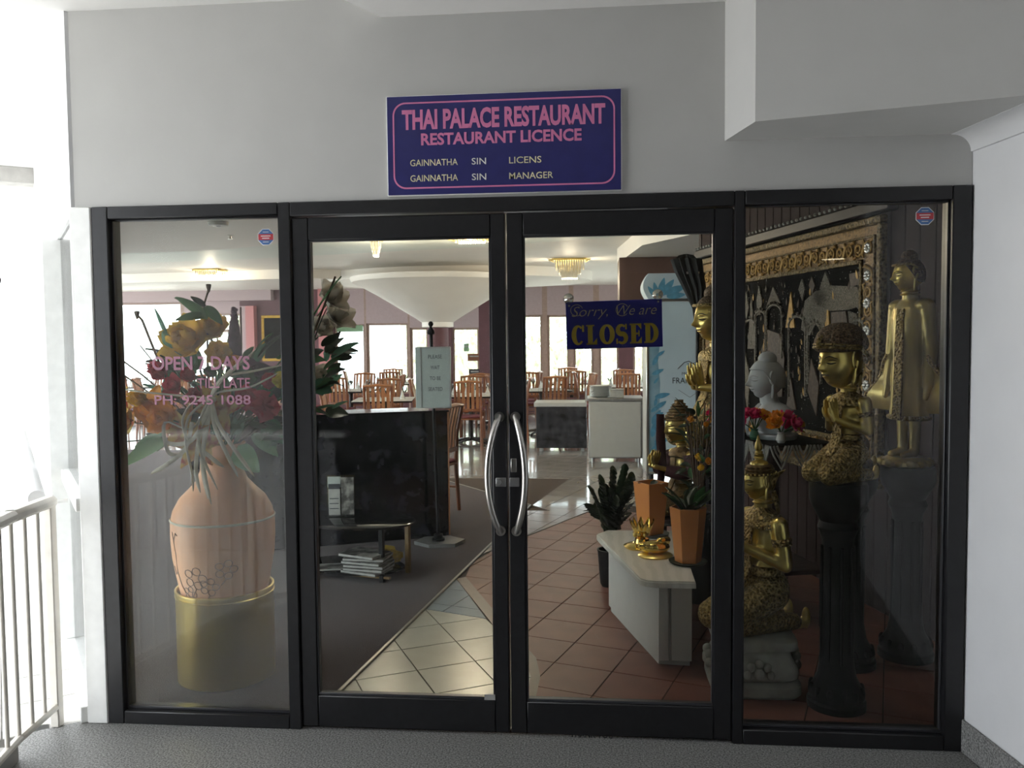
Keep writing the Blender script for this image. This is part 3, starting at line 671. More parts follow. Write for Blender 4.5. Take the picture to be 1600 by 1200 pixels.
# walls
sd = struct('wall_side')
q0 = Vector((2.06, 0.10, 0)); q1 = Vector((0.985, 4.36, 0)); dq = (q1 - q0); LQ = dq.length; aq = math.atan2(dq.y, dq.x)
MQ = Matrix.Translation(q0) @ Matrix.Rotation(aq, 4, 'Z')      # x along the wall, -y into the wall, +y into the room
build(MB().box((-0.05, -0.15, 0), (LQ, -0.012, 2.75), MQ), 'backing', 'dark_wood_wall', sd)
brd = MB().box((0.003, -0.012, 0.0), (0.127, 0.0, 2.75), None, 0.004).mesh('board')
for k in range(int(LQ / 0.13)): link('board', brd, 'dark_wood_wall', sd, MQ @ Matrix.Translation((k * 0.13, 0, 0)))
sbuild(MB().box((0.99, 4.36, 0), (3.1, 4.5, 2.75)), 'wall_alcove', 'dark_wood_wall')
wk = struct('wall_kitchen')
for y0, y1, z0, z1 in ((4.5, 8.2, 0, 2.75), (10.2, 10.5, 0, 2.75), (12.5, 12.8, 0, 2.75), (14.8, 15.2, 0, 2.75), (8.2, 14.8, 0, 0.42), (8.2, 14.8, 2.3, 2.75)): build(MB().box((3.0, y0, z0), (3.15, y1, z1)), 'pier', 'maroon_wall', wk)
for y0, y1 in ((8.2, 10.2), (10.5, 12.5), (12.8, 14.8)): build(MB().box((3.07, y0, 0.42), (3.076, y1, 2.3)), 'glass_pane', 'pane_glass', wk)  # hidden window openings added to let more daylight into the room
sbuild(MB().prism([(-13.5, 15.2), (-2.05, 0.12), (2.3, 0.12), (3.2, 15.2)], 2.75, 2.95), 'ceiling_restaurant', 'int_ceiling')
# layered ceiling
room = [tuple(lw(0.2, -0.16)[:2]), (4.0, 0.2), (4.0, 15.0), tuple(lw(18.4, -0.16)[:2])]
lyr = MB().prism(clip([(-5.0 + 2.9 * math.cos(2 * PI * k / 64), 3.0 + 2.9 * math.sin(2 * PI * k / 64)) for k in range(64)], room), 2.62, 2.749)
sbuild(lyr, 'ceiling_disc', 'int_ceiling_pink', 'pale round dropped ceiling disc behind the left window')
sbuild(MB().prism([(-2.0, 0.16), (1.0, 0.16), (0.9, 5.9), (0.35, 6.25), (-1.2, 7.0), (-4.6, 7.95), (-6.6, 8.3), (-6.0, 6.2)], 2.735, 2.7495), 'ceiling_panel', 'int_ceiling_green')
arcp = [(-2.3 + 2.35 * math.cos(2 * PI * k / 48), 11.4 + 1.75 * math.sin(2 * PI * k / 48)) for k in range(48)]
sbuild(MB().prism(arcp, 2.60, 2.749), 'ceiling_oval', 'int_ceiling')
sbuild(MB().prism([(-9.5, 10.4), (-4.4, 9.75), (-4.0, 10.1), (-9.5, 11.2)], 2.60, 2.749), 'ceiling_beam', 'int_ceiling')
sbuild(MB().prism([(0.36, 6.9), (3.0, 6.9), (3.0, 7.6), (0.36, 7.6)], 1.96, 2.56), 'ceiling_kitchen_bulkhead', 'brown_panel', 'brown boxed bulkhead above the drinks fridge')
rc = [(0.36 + 0.0, 7.6)] + [(0.2 + 3.4 - 3.4 * math.cos(k * PI / 2 / 12) - 0.0, 4.6 + 3.0 * (1 - k / 12)) for k in range(13)]
sbuild(MB().prism([(0.36, 7.7), (3.0, 7.7), (3.0, 4.5), (1.1, 4.45), (0.55, 5.6)], 2.56, 2.7495), 'ceiling_alcove', 'int_ceiling')
# mushroom column
mc = vp(684, 508, 10.2); mush = struct('column_mushroom', (mc.x, 10.2, 0)); mush['label'] = 'column with a wide flared white head in the dining room'
build(MB().lathe([(0.17, 0), (0.17, 1.86)], (0, 0, 0), 32), 'shaft', 'maroon_wall', mush)
build(MB().lathe([(0.20, 1.80), (0.255, 1.81), (0.255, 1.885), (0.40, 1.98), (0.68, 2.15), (0.98, 2.33), (1.22, 2.46), (1.36, 2.52), (1.385, 2.57), (1.385, 2.60)], (0, 0, 0), 56), 'flared_head', 'int_ceiling', mush)

# far window wall
YB = 15.0
wb = struct('wall_back', (0, YB, 0))
wins = [(181, 283, 473), (288, 375, 490), (522, 569, 507), (572, 637, 505), (640, 668, 512), (706, 748, 512),
        (815, 847, 492), (855, 889, 492), (896, 927, 492), (936, 967, 492), (989, 1007, 492), (1018, 1060, 492), (1068, 1110, 492)]  # the last two are hidden windows added for more daylight inside
WX = [(vp(a, 500, YB).x, vp(b, 500, YB).x, vp((a + b) / 2, t, YB).z) for a, b, t in wins]
SILL = 0.42; edges = [-13.5]
def wpart(x0, x1, z0, z1, nm='pier', m='lilac_wall', y0=0.0, y1=0.2): return build(MB().box((x0, y0, z0), (x1, y1, z1)), nm, m, wb)
px = -13.5; pcols = ['lilac_wall', 'mullion', 'maroon_wall', 'mullion', 'mullion', 'maroon_wall', 'maroon_wall', 'mullion', 'mullion', 'mullion', 'maroon_wall', 'mullion', 'mullion']
for i, (x0, x1, zt) in enumerate(WX):
    wpart(px, x0, 0, 2.75, 'pier', pcols[i]); wpart(x0, x1, zt, 2.75, 'lintel', 'lilac_wall'); wpart(x0, x1, 0, SILL, 'apron', 'maroon_wall'); px = x1
wpart(px, 3.2, 0, 2.75, 'pier', 'maroon_wall')
for i, (x0, x1, zt) in enumerate(WX):
    wn = struct('window_%d' % (i + 3), (x0, YB + 0.06, SILL)); h = zt - SILL; w = x1 - x0; t = 0.045
    for a, b, c, d in ((0, t, 0, h), (w - t, w, 0, h), (t, w - t, 0, t), (t, w - t, h - t, h)): build(MB().box((a, 0, c), (b, 0.06, d), None, 0.004), 'frame', 'mullion', wn)
    build(MB().box((t, 0.025, t), (w - t, 0.031, h - t)), 'glass_pane', 'pane_glass', wn)
    if i == 1: build(MB().box((t, 0.0, h - 0.42), (w - t, 0.06, h - 0.36)), 'transom', 'mullion', wn)
    if i == 2: build(MB().box((t, -0.02, h - 0.16), (w - t, -0.005, h - 0.02)), 'valance', 'valance_green', wn)
wpart(vp(378, 480, YB).x, vp(388, 480, YB).x, 0, 2.4, 'pilaster', 'lilac_wall', -0.12, 0.0)
wpart(vp(388, 480, YB).x, vp(401, 480, YB).x, 0, 2.4, 'pilaster', 'pink_pier', -0.18, 0.0)
wpart(vp(500, 480, YB).x, vp(516, 480, YB).x, 0, 2.75, 'pilaster', 'pink_pier', -0.15, 0.0)
build(MB().box((-11.2, -0.2, 2.52), (-7.0, 0.0, 2.75)), 'pelmet', 'lilac_wall', wb)
pf = thing('framed_picture', 'dark picture in a gold frame on the maroon back wall', 'picture', (vp(430, 520, YB).x, YB, vp(430, 560, YB).z))
build(MB().box((-0.24, -0.03, 0), (0.26, -0.01, 0.90)), 'canvas', 'sequin_cloth', pf)
for a in ((-0.30, 0.32, -0.06, 0.0), (-0.30, 0.32, 0.90, 0.96), (-0.30, -0.24, 0, 0.90), (0.26, 0.32, 0, 0.90)): build(MB().box((a[0], -0.05, a[2]), (a[1], 0.0, a[3]), None, 0.01), 'frame', 'petal_yellow', pf)
# garden beyond
for k, (x, y, r, hh) in enumerate([(-5.2, 27, 2.2, 4.6), (0.2, 27, 2.3, 5.0), (5.2, 30, 2.4, 5.2), (-2.9, 33, 2.4, 5.0), (-13.5, 31, 2.4, 4.6)]):
    rr = random.Random(k); t = thing('garden_tree', ['leafy tree outside, left of the mushroom column', 'leafy tree outside below the closed sign', 'tall leafy tree outside hidden behind the fridge', 'farther leafy tree outside, right of the mushroom column', 'leafy tree outside behind the left window'][k], 'tree', (x, y, -3.0))
    build(MB().tube([(0, 0, 0), (0.1, 0, hh * .5), (0, 0, hh * .8)], [0.22, 0.17, 0.1], 10), 'trunk', 'stem_brown', t)
    f = MB()
    for q in range(900):
        a = rr.uniform(0, 2 * PI); u = rr.uniform(-1, 1); R_ = r * rr.uniform(0.45, 1.0) * math.sqrt(1 - u * u * .8); p = Vector((R_ * math.cos(a), R_ * math.sin(a), hh * .85 + r * .85 * u))
        M = Matrix.Translation(p) @ Euler((rr.uniform(0, 6), rr.uniform(0, 6), rr.uniform(0, 6))).to_matrix().to_4x4(); s = rr.uniform(.14, .3)
        f.add([(-s, 0, 0), (0, -s * .5, 0.02), (s, 0, 0), (0, s * .5, 0.02)], [(0, 1, 2, 3)], M)
    o = build(f, 'foliage', 'foliage', t, smooth=0)

# ================================================================== STATUES
def sm(a, b, x): t = max(0.0, min(1.0, (x - a) / (b - a))); return t * t * (3 - 2 * t)
def face_feat(y, z):
    G = lambda y0, z0, sy, sz: math.exp(-((y - y0) / sy) ** 2 - ((z - z0) / sz) ** 2)
    f = G(0, 0.0, 0.040, 0.12) * 0.060 + G(0, -0.110, 0.046, 0.055) * 0.115 + G(0, -0.212, 0.085, 0.022) * 0.042 + G(0, -0.265, 0.07, 0.024) * 0.044
    f += G(0, -0.395, 0.09, 0.06) * 0.035 - G(0, -0.238, 0.10, 0.008) * 0.012 - G(0, -0.32, 0.1, 0.03) * 0.012
    for s in (-1, 1):
        f += -G(s * .14, 0.025, 0.08, 0.055) * 0.050 + G(s * .14, 0.008, 0.06, 0.026) * 0.024 + G(s * .14, 0.095, 0.12, 0.022) * 0.014
        f += G(s * .05, -0.13, 0.028, 0.03) * 0.030 + G(s * .2, -0.13, 0.11, 0.11) * 0.014
    return f
def head_x(y, z):
    ay = 0.325 * (1 - 0.22 * sm(0.0, 0.5, -z) ** 1.4); k = 1 - (y / ay) ** 2 - (z / 0.5) ** 2
    return 0.43 * math.sqrt(max(0.0, k)) + (face_feat(y, z) * sm(0.0, 0.25, k) if k > 0 else 0)
def head_grid(M, nt=60, nf=52):
    vs = []; fs = []
    for j in range(nf + 1):
        ph = -PI / 2 + PI * j / nf
        for i in range(nt):
            t = -1 + 2 * i / nt; th = PI * (abs(t) ** 1.45) * (1 if t >= 0 else -1)
            z = 0.5 * math.sin(ph); y = 0.325 * math.cos(ph) * math.sin(th) * (1 - 0.22 * sm(0.0, 0.5, -z) ** 1.4)
            c = math.cos(ph) * math.cos(th); x = 0.43 * c if c > 0 else 0.50 * c
            if c > 0: x += face_feat(y, z) * sm(0.0, 0.25, c * c)
            if z < -0.1 and c < 0: x *= 1 - 0.25 * sm(0.1, 0.5, -z)
            vs.append((x, y, z))
    for j in range(nf):
        for i in range(nt): i2 = (i + 1) % nt; fs.append((j * nt + i, j * nt + i2, (j + 1) * nt + i2, (j + 1) * nt + i))
    return MB().add(vs, fs, M)
def face_lines(M):
    out = []; e = 0.004
    for s in (-1, 1):
        for pts, r in (([(s * (.04 + .19 * k / 8), 0.075 + 0.045 * math.sin(PI * (k / 8) ** 0.8)) for k in range(9)], 0.012),
                       ([(s * (.068 + .145 * k / 8), 0.004 - 0.020 * math.sin(PI * k / 8)) for k in range(9)], 0.016),
                       ([(s * (.075 + .14 * k / 8), 0.034 + 0.014 * math.sin(PI * k / 8)) for k in range(9)], 0.008)):
            P = [(head_x(y, z) + e, y, z) for y, z in pts]; q = MB().tube(P, [r * (0.45 + 0.55 * math.sin(PI * k / 8)) for k in range(9)], 6); out.append((MB().add(q.v, q.f, M)))
    P = [(head_x(y, z) + e, y, z) for y, z in [(-0.085 + .17 * k / 8, -0.236 - 0.012 * math.sin(PI * k / 8) + 0.012) for k in range(9)]]
    q = MB().tube(P, 0.011, 6); out.append((MB().add(q.v, q.f, M)))
    return out
def ears(M, lobe=0.30):
    out = []
    for s in (-1, 1):
        P = [(-0.03 + 0.07 * math.sin(a), s * 0.33, 0.05 + 0.15 * math.cos(a)) for a in [k * 2 * PI / 14 for k in range(11)]] + [(-0.03, s * 0.325, -0.16), (-0.02, s * 0.31, -0.16 - lobe * .5), (-0.015, s * 0.295, -0.16 - lobe * .8)]
        q = MB().tube(P, [0.034] * 11 + [0.04, 0.04, 0.03], 8).sphere((-0.03, s * 0.315, 0.02), (0.06, 0.03, 0.13), 10, 8).sphere((-0.018, s * .30, -.16 - lobe * .7), (0.045, 0.028, 0.07), 10, 8)
        out.append(MB().add(q.v, q.f, M))
    return out
def hair_cap(M, front=0.22, back=-0.22, k=1.06, n=40, rows=12):
    vs = []; fs = []
    for j in range(rows + 1):
        for i in range(n):
            th = 2 * PI * i / n; w = (1 - math.cos(th)) / 2; zl = front + (back - front) * sm(0.15, 0.7, w)
            pl = math.asin(max(-.95, min(.95, zl / 0.5))); ph = PI / 2 - (PI / 2 - pl) * j / rows
            c = math.cos(ph) * math.cos(th); vs.append(((0.43 if c > 0 else 0.50) * c * k, 0.335 * math.cos(ph) * math.sin(th) * k, 0.5 * math.sin(ph) * k))
    for j in range(rows):
        for i in range(n): i2 = (i + 1) % n; fs.append((j * n + i, j * n + i2, (j + 1) * n + i2, (j + 1) * n + i))
    m = MB().add(vs, fs, M); rim = [vs[rows * n + i] for i in range(n)] + [vs[rows * n]]
    q = MB().tube(rim, 0.016, 8, cap=False); m.add(q.v, q.f, M); return m
def remesh(mb, vox, smooth=6):
    me = mb.mesh('tmp', None, 0); ob = bpy.data.objects.new('tmp', me); COL.objects.link(ob)
    r = ob.modifiers.new('r', 'REMESH'); r.mode = 'VOXEL'; r.voxel_size = vox; r.adaptivity = 0
    s = ob.modifiers.new('s', 'SMOOTH'); s.iterations = smooth; s.factor = 0.5
    dg = bpy.context.evaluated_depsgraph_get(); out = bpy.data.meshes.new_from_object(ob.evaluated_get(dg)); bpy.data.objects.remove(ob)
    for p in out.polygons: p.use_smooth = True
    return out
def hand(m, w, d, side, s, thumb_in):
    """flat praying hand: wrist w, finger direction d, side the palm's outward normal, s the hand length"""
    w = Vector(w); d = Vector(d).normalized(); nrm = Vector(side).normalized(); a = d.cross(nrm).normalized()
    for u in (-0.16, 0.0, 0.16): m.capsule(w + a * (u * s * .6), w + d * (s * .48) + a * (u * s), s * 0.10, s * 0.085, 8)
    for u, L in ((-0.27, .36), (-0.09, .46), (0.09, .50), (0.26, .44)):
        p = w + d * (s * .46) + a * (u * s * .75); q = p + d * (L * s * .55); r = p + d * (L * s) - nrm * (0.03 * s)
        m.capsule(p, q, s * 0.062, s * 0.055, 8); m.capsule(q, r, s * 0.055, s * 0.042, 8)
    p = w + d * (s * .18) + a * (thumb_in * s * .22); q = p + d * (s * .22) + a * (thumb_in * s * .10); m.capsule(p, q, s * 0.07, s * 0.055, 8); m.capsule(q, q + d * (s * .17), s * 0.055, s * 0.04, 8)
def crown(par, M, style):
    """headdress over a head frame M (unit head)"""
    def L(prof, nm, m, n=32, sx=1.12): q = MB().lathe(prof, (-0.03, 0, 0), n, sx=sx); build(MB().add(q.v, q.f, M), nm, m, par)
    if style == 'spire':
        L([(0.36, .22), (0.385, .24), (0.39, .30), (0.35, .325), (0.365, .34), (0.37, .38), (0.32, .40), (0.335, .43), (0.33, .46), (0.27, .49), (0.25, .505)], 'crown_band', 'gold_dark')
        L([(0.25, .50), (0.23, .56), (0.10, .62), (0.10, .64), (0.135, .66), (0.135, .70), (0.105, .72), (0.12, .74), (0.12, .78), (0.09, .80), (0.105, .82), (0.10, .86), (0.075, .88),
           (0.10, .92), (0.11, .98), (0.08, 1.08), (0.045, 1.18), (0.02, 1.28), (0.008, 1.30)], 'crown_spire', 'gold', sx=1.0)
        for k in range(24):
            a = 2 * PI * k / 24; q = MB().sphere((-0.03 + 0.455 * math.cos(a), 0.40 * math.sin(a), 0.26), 0.028, 8, 6); build(MB().add(q.v, q.f, M), 'crown_bead', 'gold', par)
        for s in (-1, 1):
            A = [(-0.16, s * .37, -.20), (-0.22, s * .40, 0.02), (-0.36, s * .44, .22), (-0.52, s * .46, .36)]; B = [(-0.06, s * .37, .22), (-0.14, s * .40, .25), (-0.34, s * .44, .32), (-0.53, s * .46, .37)]
            q = MB().strip(A, B, 0.03, (0, s, 0)); build(MB().add(q.v, q.f, M), 'ear_flange', 'gold_carved', par)
            q = MB().tube([(-0.2, s * .37, -.2), (-0.26, s * .40, -.5), (-0.3, s * .42, -.8)], [0.07, 0.09, 0.05], 10, flat=.5); build(MB().add(q.v, q.f, M), 'tassel', 'gold_carved', par)
    if style == 'dome':
        q = MB()
        L([(0.38, .20), (0.43, .24), (0.45, .32), (0.43, .44), (0.38, .56), (0.29, .66), (0.16, .73), (0.02, .75)], 'headdress', 'hair_brown', sx=1.2)
        rim = [(-.03 + 0.53 * math.cos(a), 0.44 * math.sin(a), 0.25 + 0.05 * max(0, math.cos(a)) - 0.28 * max(0, -math.cos(a))) for a in [2 * PI * k / 36 for k in range(37)]]
        for dz, r in ((0, .028), (.055, .022)):
            q = MB().tube([(x, y, z + dz) for x, y, z in rim], r, 8, cap=False); build(MB().add(q.v, q.f, M), 'headband', 'gold_carved', par)
        pk = MB().tube([(0.50, 0, .30), (0.56, 0, .36), (0.52, 0, .45), (0.44, 0, .50), (0.38, 0, .48)], [.035, .04, .035, .03, .02], 8); build(MB().add(pk.v, pk.f, M), 'crest', 'gold_carved', par)
    if style == 'tiers':
        prof = []; z = 0.22; r = 0.41
        for k in range(6): prof += [(r, z), (r + .02, z + .025), (r + .015, z + .055), (r - .03, z + .07)]; z += 0.08; r -= 0.05
        prof += [(0.12, z), (0.12, z + .08), (0.0, z + .09)]
        L(prof, 'headdress', 'gold_dark', sx=1.15)
    if style == 'buddha':
        build(hair_cap(M, 0.30, -0.22), 'hair', 'hair_brown', par)
        q = MB().sphere((-0.06, 0, 0.53), (0.24, 0.22, 0.20), 20, 12); build(MB().add(q.v, q.f, M), 'topknot', 'hair_brown', par)
        q = MB().tube([(-.02 + 0.45 * math.cos(a), 0.385 * math.sin(a), 0.30 - 0.42 * sm(.3, 1, (1 - math.cos(a)) / 2)) for a in [-1.7 + 3.4 * k / 24 for k in range(25)]], 0.024, 8, flat=1.3); build(MB().add(q.v, q.f, M), 'hairband', 'gold_carved', par)
def MH(x, z, h, yaw=0.0, pitch=0.0): return Matrix.Translation((x, 0, z)) @ Matrix.Rotation(yaw, 4, 'Z') @ Matrix.Rotation(pitch, 4, 'Y') @ Matrix.Scale(h, 4)
def kneeler(label, loc, face, c, hh, style, tilt=0.25, skin='gold', cloth='gold_carved', tilt_head=0.05, vox=0.007, armz=0.70, hand_x=0.27, hx=0.03):
    """kneeling figure in prayer; c = chin height, hh = head height"""
    t = thing('kneeling_statue', label, 'statue', loc, math.atan2(face[1], face[0]))
    P = lambda x, y, z: (x * c, y * c, z * c)
    b = MB(); b.sphere(P(-.01, 0, .50), P(.115, .145, .13), 18, 12); b.sphere(P(0, 0, .70), P(.13, .185, .18), 20, 14); b.sphere(P(-.01, 0, .84), P(.10, .19, .07), 18, 10)
    b.capsule(P(-.01, 0, .86), P(0.0, 0, 1.03), .068 * c, .066 * c)
    for s in (-1, 1):
        b.capsule(P(-.01, s * .205, .835), P(-.035, s * .255, .545), .068 * c, .05 * c); b.capsule(P(-.035, s * .255, .545), P(hand_x, s * .05, armz), .05 * c, .034 * c)
    torso = remesh(b, vox * 1.0)
    o = link('body', torso, skin, t)
    hb_ = MB()
    for s in (-1, 1): hand(hb_, P(hand_x, s * .040, armz), (math.sin(tilt), 0, math.cos(tilt)), (0, s, 0), 0.235 * c, -1 if s > 0 else 1)
    link('hands', remesh(hb_, 0.0035, 3), skin, t)
    g = MB(); g.sphere(P(-.03, 0, .33), P(.165, .20, .16), 18, 12)
    for s in (-1, 1):
        g.capsule(P(-.02, s * .10, .31), P(.36, s * .12, .12), .135 * c, .105 * c); g.capsule(P(.36, s * .12, .105), P(-.2, s * .11, .075), .10 * c, .065 * c)
    g.capsule(P(.05, 0, .25), P(.3, 0, .12), .12 * c, .09 * c)
    gm = remesh(g, vox * 1.2); link('garment', gm, cloth, t)
    rq = random.Random(len(label)); sq = MB(); pl_ = list(gm.polygons)
    for p_ in rq.sample(pl_, min(260, len(pl_))):
        q_ = MB().sphere(p_.center, 0.0026, 6, 4); sq.add(q_.v, q_.f)
    o = build(sq, 'sequins', 'bright_gold', t); o['kind'] = 'stuff'
    for s in (-1, 1):
        f = MB(); f.capsule(P(-.2, s * .11, .06), P(-.30, s * .11, .05), .05 * c, .035 * c); f.sphere(P(-.31, s * .11, .09), P(.03, .045, .09), 12, 8); link('foot', remesh(f, vox), skin, t)
    # belt, collar, armbands, necklace
    build(MB().lathe([(.118 * c, .44 * c), (.14 * c, .45 * c), (.138 * c, .50 * c), (.115 * c, .51 * c)], (-.012 * c, 0, 0), 28, sy=1.25), 'belt', cloth, t)
    build(MB().lathe([(.070 * c, .945 * c), (.095 * c, .925 * c), (.145 * c, .90 * c), (.185 * c, .865 * c), (.20 * c, .81 * c), (.19 * c, .80 * c)], (0, 0, 0), 32, cap=False, sy=1.10, sx=.72), 'collar', cloth, t)
    for zz in (.965, .99): build(MB().lathe([(.066 * c, zz * c), (.078 * c, (zz + .008) * c), (.066 * c, (zz + .018) * c)], (-.005 * c, 0, 0), 20, cap=False), 'neck_ring', skin, t)
    ap = MB().strip([P(.115, -.06, .80), P(.135, -.06, .65), P(.118, -.055, .50), P(.17, -.06, .40), P(.25, -.05, .29)], [P(.115, .06, .80), P(.135, .06, .65), P(.118, .055, .50), P(.17, .06, .40), P(.25, .05, .29)], .015 * c, (1, 0, .2)); build(ap, 'sash', cloth, t)
    for s in (-1, 1):
        a = Vector(P(-.018, s * .222, .74)); d = Vector(P(-.024, s * .05, -.29)).normalized()
        build(MB().tube([a, a + d * .02 * c, a + d * .03 * c, a + d * .05 * c], [.072 * c, .076 * c, .068 * c, .074 * c], 16), 'armband', cloth, t)
    H = MH(hx * c, c + hh * 0.46, hh, 0.0, tilt_head)
    build(head_grid(H), 'head', skin, t); [build(e_, 'ear', skin, t) for e_ in ears(H)]; [build(e_, 'face_line', 'ink_black', t) for e_ in face_lines(H)]
    crown(t, H, style)
    return t
def pedestal(label, loc, r, h, round_=True):
    t = thing('pedestal', label, 'pedestal', loc)
    prof = [(1.0, 0), (1.0, .03), (.93, .04), (.96, .07), (.82, .10), (.66, .14), (.56, .22), (.52, .45), (.50, .70), (.56, .76), (.70, .80), (.62, .83), (.78, .87), (.92, .90), (.98, .93), (.98, .985), (.94, 1.0)]
    build(MB().lathe([(a * r, b * h) for a, b in prof[4:13]], (0, 0, 0), 28), 'shaft', 'ebony', t)
    build(MB().lathe([(a * r, b * h) for a, b in prof[:5]], (0, 0, 0), 28), 'foot', 'ebony', t); build(MB().lathe([(a * r, b * h) for a, b in prof[12:]], (0, 0, 0), 28), 'top', 'ebony', t)
    for k in range(8):
        a = 2 * PI * k / 8; build(MB().tube([(math.cos(a) * .53 * r, math.sin(a) * .53 * r, .2 * h), (math.cos(a) * .54 * r, math.sin(a) * .54 * r, .72 * h)], .06 * r, 8), 'flute', 'ebony', t)
    for k in range(12):
        a = 2 * PI * k / 12; build(MB().sphere((math.cos(a) * .86 * r, math.sin(a) * .86 * r, .075 * h), (.12 * r, .12 * r, .03 * h), 10, 6), 'carved_leaf', 'ebony', t)
    return t
# small kneeling figure on the white carved base
kb = Vector((0.735, 0.595, 0))
wp = thing('stone_base', 'white carved stone base under the front kneeling statue', 'base', kb)
def sqprof(prof, n=4):                                # square lathe with rounded corners
    m = MB(); vs = []; fs = []; K = 24
    for r, z in prof:
        for k in range(K):
            a = 2 * PI * k / K; c_, s_ = math.cos(a), math.sin(a); e = 0.35; x = math.copysign(abs(c_) ** e, c_); y = math.copysign(abs(s_) ** e, s_); vs.append((x * r * .9, y * r * .9, z))
    for i in range(len(prof) - 1):
        for k in range(K): k2 = (k + 1) % K; fs.append((i * K + k, i * K + k2, (i + 1) * K + k2, (i + 1) * K + k))
    fs += [tuple(range(K - 1, -1, -1)), tuple((len(prof) - 1) * K + k for k in range(K))]
    return m.add(vs, fs)
build(sqprof([(0.205, 0), (0.22, 0.015), (0.22, 0.05), (0.205, 0.065), (0.19, 0.07)]), 'plinth', 'carved_stone', wp)
build(sqprof([(0.185, 0.07), (0.205, 0.085), (0.21, 0.11), (0.195, 0.14), (0.178, 0.17), (0.172, 0.195), (0.175, 0.205)]), 'carved_block', 'carved_stone', wp)
build(sqprof([(0.18, 0.205), (0.20, 0.212), (0.205, 0.232), (0.20, 0.25), (0.19, 0.256)]), 'top_slab', 'carved_stone', wp)
for sx_, sy_ in ((0, -1), (-1, 0), (1, 0)):
    for k in range(5):
        a = PI * k / 4; u = 0.05 * math.cos(a); z = 0.11 + 0.05 * math.sin(a)
        build(MB().sphere((sx_ * 0.198 + (u if sy_ else 0), sy_ * 0.190 + (u if sx_ else 0), z), (0.018, 0.014, 0.022), 10, 7), 'carved_petal', 'carved_stone', wp)
    build(MB().sphere((sx_ * 0.200, sy_ * 0.192, 0.115), (0.022, 0.016, 0.028), 10, 7), 'carved_petal', 'carved_stone', wp)
kneeler('gold kneeling praying statue with a pointed spire crown on the white carved base', (kb.x + 0.045, kb.y - 0.01, 0.256), (-0.93, -0.36), 0.605, 0.165, 'spire', 0.25)
# larger kneeling figure on the black pedestal
pk = Vector((1.055, 0.375, 0))
pedestal('tall black carved pedestal carrying the dome-crowned kneeling statue', pk, 0.122, 0.975)
kneeler('gold kneeling statue with a rounded brown headdress and sequinned garment on a black pedestal', (pk.x + 0.03, pk.y, 0.975), (-0.86, -0.51), 0.410, 0.222, 'dome', 0.15, 'gold', 'gold_carved', 0.03, armz=0.66, hand_x=0.20, hx=0.10)
pk2 = Vector((1.245, 0.86, 0))
pedestal('black pedestal behind the dome-crowned statue', pk2, 0.13, 0.95)
kneeler('dark gold kneeling statue with a tiered crown half hidden behind the dome-crowned one', (pk2.x, pk2.y, 0.95), (-0.8, -0.6), 0.40, 0.185, 'tiers', 0.15, 'gold_robe', 'gold_dark', 0.03)
# standing robed statue on its own pedestal
ps = Vector((1.575, 0.98, 0))
pedestal('black pedestal in the corner under the standing robed statue', (1.56, 0.98, 0), 0.13, 0.955)
st = thing('standing_statue', 'gold standing robed statue on a lotus base in the corner by the right window', 'statue', (1.56, 0.98, 0.955), math.atan2(-0.50, -0.87))
HS = 1.0
build(MB().lathe([(0.105, 0), (0.125, 0.012), (0.12, 0.03), (0.09, 0.045), (0.085, 0.05)], (0.02, 0, 0), 28), 'lotus_base', 'gold_robe', st)
for k in range(14):
    a = 2 * PI * k / 14; build(MB().sphere((0.02 + 0.112 * math.cos(a), 0.112 * math.sin(a), 0.022), (0.022, 0.022, 0.018), 10, 6), 'lotus_petal', 'gold_robe', st)
b = MB()
for s in (-1, 1):
    b.capsule((0.0, s * .034, .08), (0.0, s * .036, .24), .024, .030); b.capsule((0.0, s * .032, .068), (.075, s * .036, .060), .024, .018)
    b.capsule((-.008, s * .088, .765), (-.012, s * .112, .56), .040, .034); b.capsule((-.012, s * .112, .56), (0.014, s * .116, .40), .032, .024); b.capsule((.014, s * .116, .40), (.03, s * .118, .34), .020, .013)
    b.sphere((-.006, s * .075, .785), (.045, .05, .035), 14, 10)
vs = []; fs = []; K = 48
sect = [(.232, .074, .098), (.26, .076, .100), (.34, .070, .094), (.44, .068, .092), (.54, .064, .082), (.64, .068, .088), (.72, .068, .096), (.775, .056, .088), (.805, .04, .06), (.82, .034, .04)]
for z, rx, ry in sect:
    for k in range(K):
        a = 2 * PI * k / K; w = 1 + 0.05 * math.sin(a * 8) * sm(.70, .3, z); vs.append((rx * w * math.cos(a), ry * w * math.sin(a), z))
for i in range(len(sect) - 1):
    for k in range(K): k2 = (k + 1) % K; fs.append((i * K + k, i * K + k2, (i + 1) * K + k2, (i + 1) * K + k))
fs += [tuple(range(K - 1, -1, -1)), tuple((len(sect) - 1) * K + k for k in range(K))]
b.add(vs, fs); b.capsule((0, 0, .79), (.005, 0, .86), .038, .036)
link('body', remesh(b, 0.005, 5), 'gold_robe', st)
for s in (-1, 1):
    n = 9; A = [(-.01 + .012 * math.sin(k * 1.4), s * .085, .56 - .037 * k) for k in range(n)]; B = [(.0 + .018 * math.sin(k * 1.1 + 1), s * (.115 + .0 + .021 * k), .545 - .034 * k) for k in range(n)]
    build(MB().strip(A, B, .014, (1, 0, 0)), 'robe_wing', 'gold_robe', st); build(MB().tube([(p[0] + .006, p[1], p[2]) for p in B], .011, 8), 'wing_hem', 'gold_carved', st)
build(MB().strip([(.060, -.018, .77), (.068, -.022, .6), (.070, -.022, .44), (.078, -.024, .24)], [(.060, .018, .77), (.068, .022, .6), (.070, .022, .44), (.078, .024, .24)], .012, (1, 0, 0)), 'front_band', 'gold_carved', st)
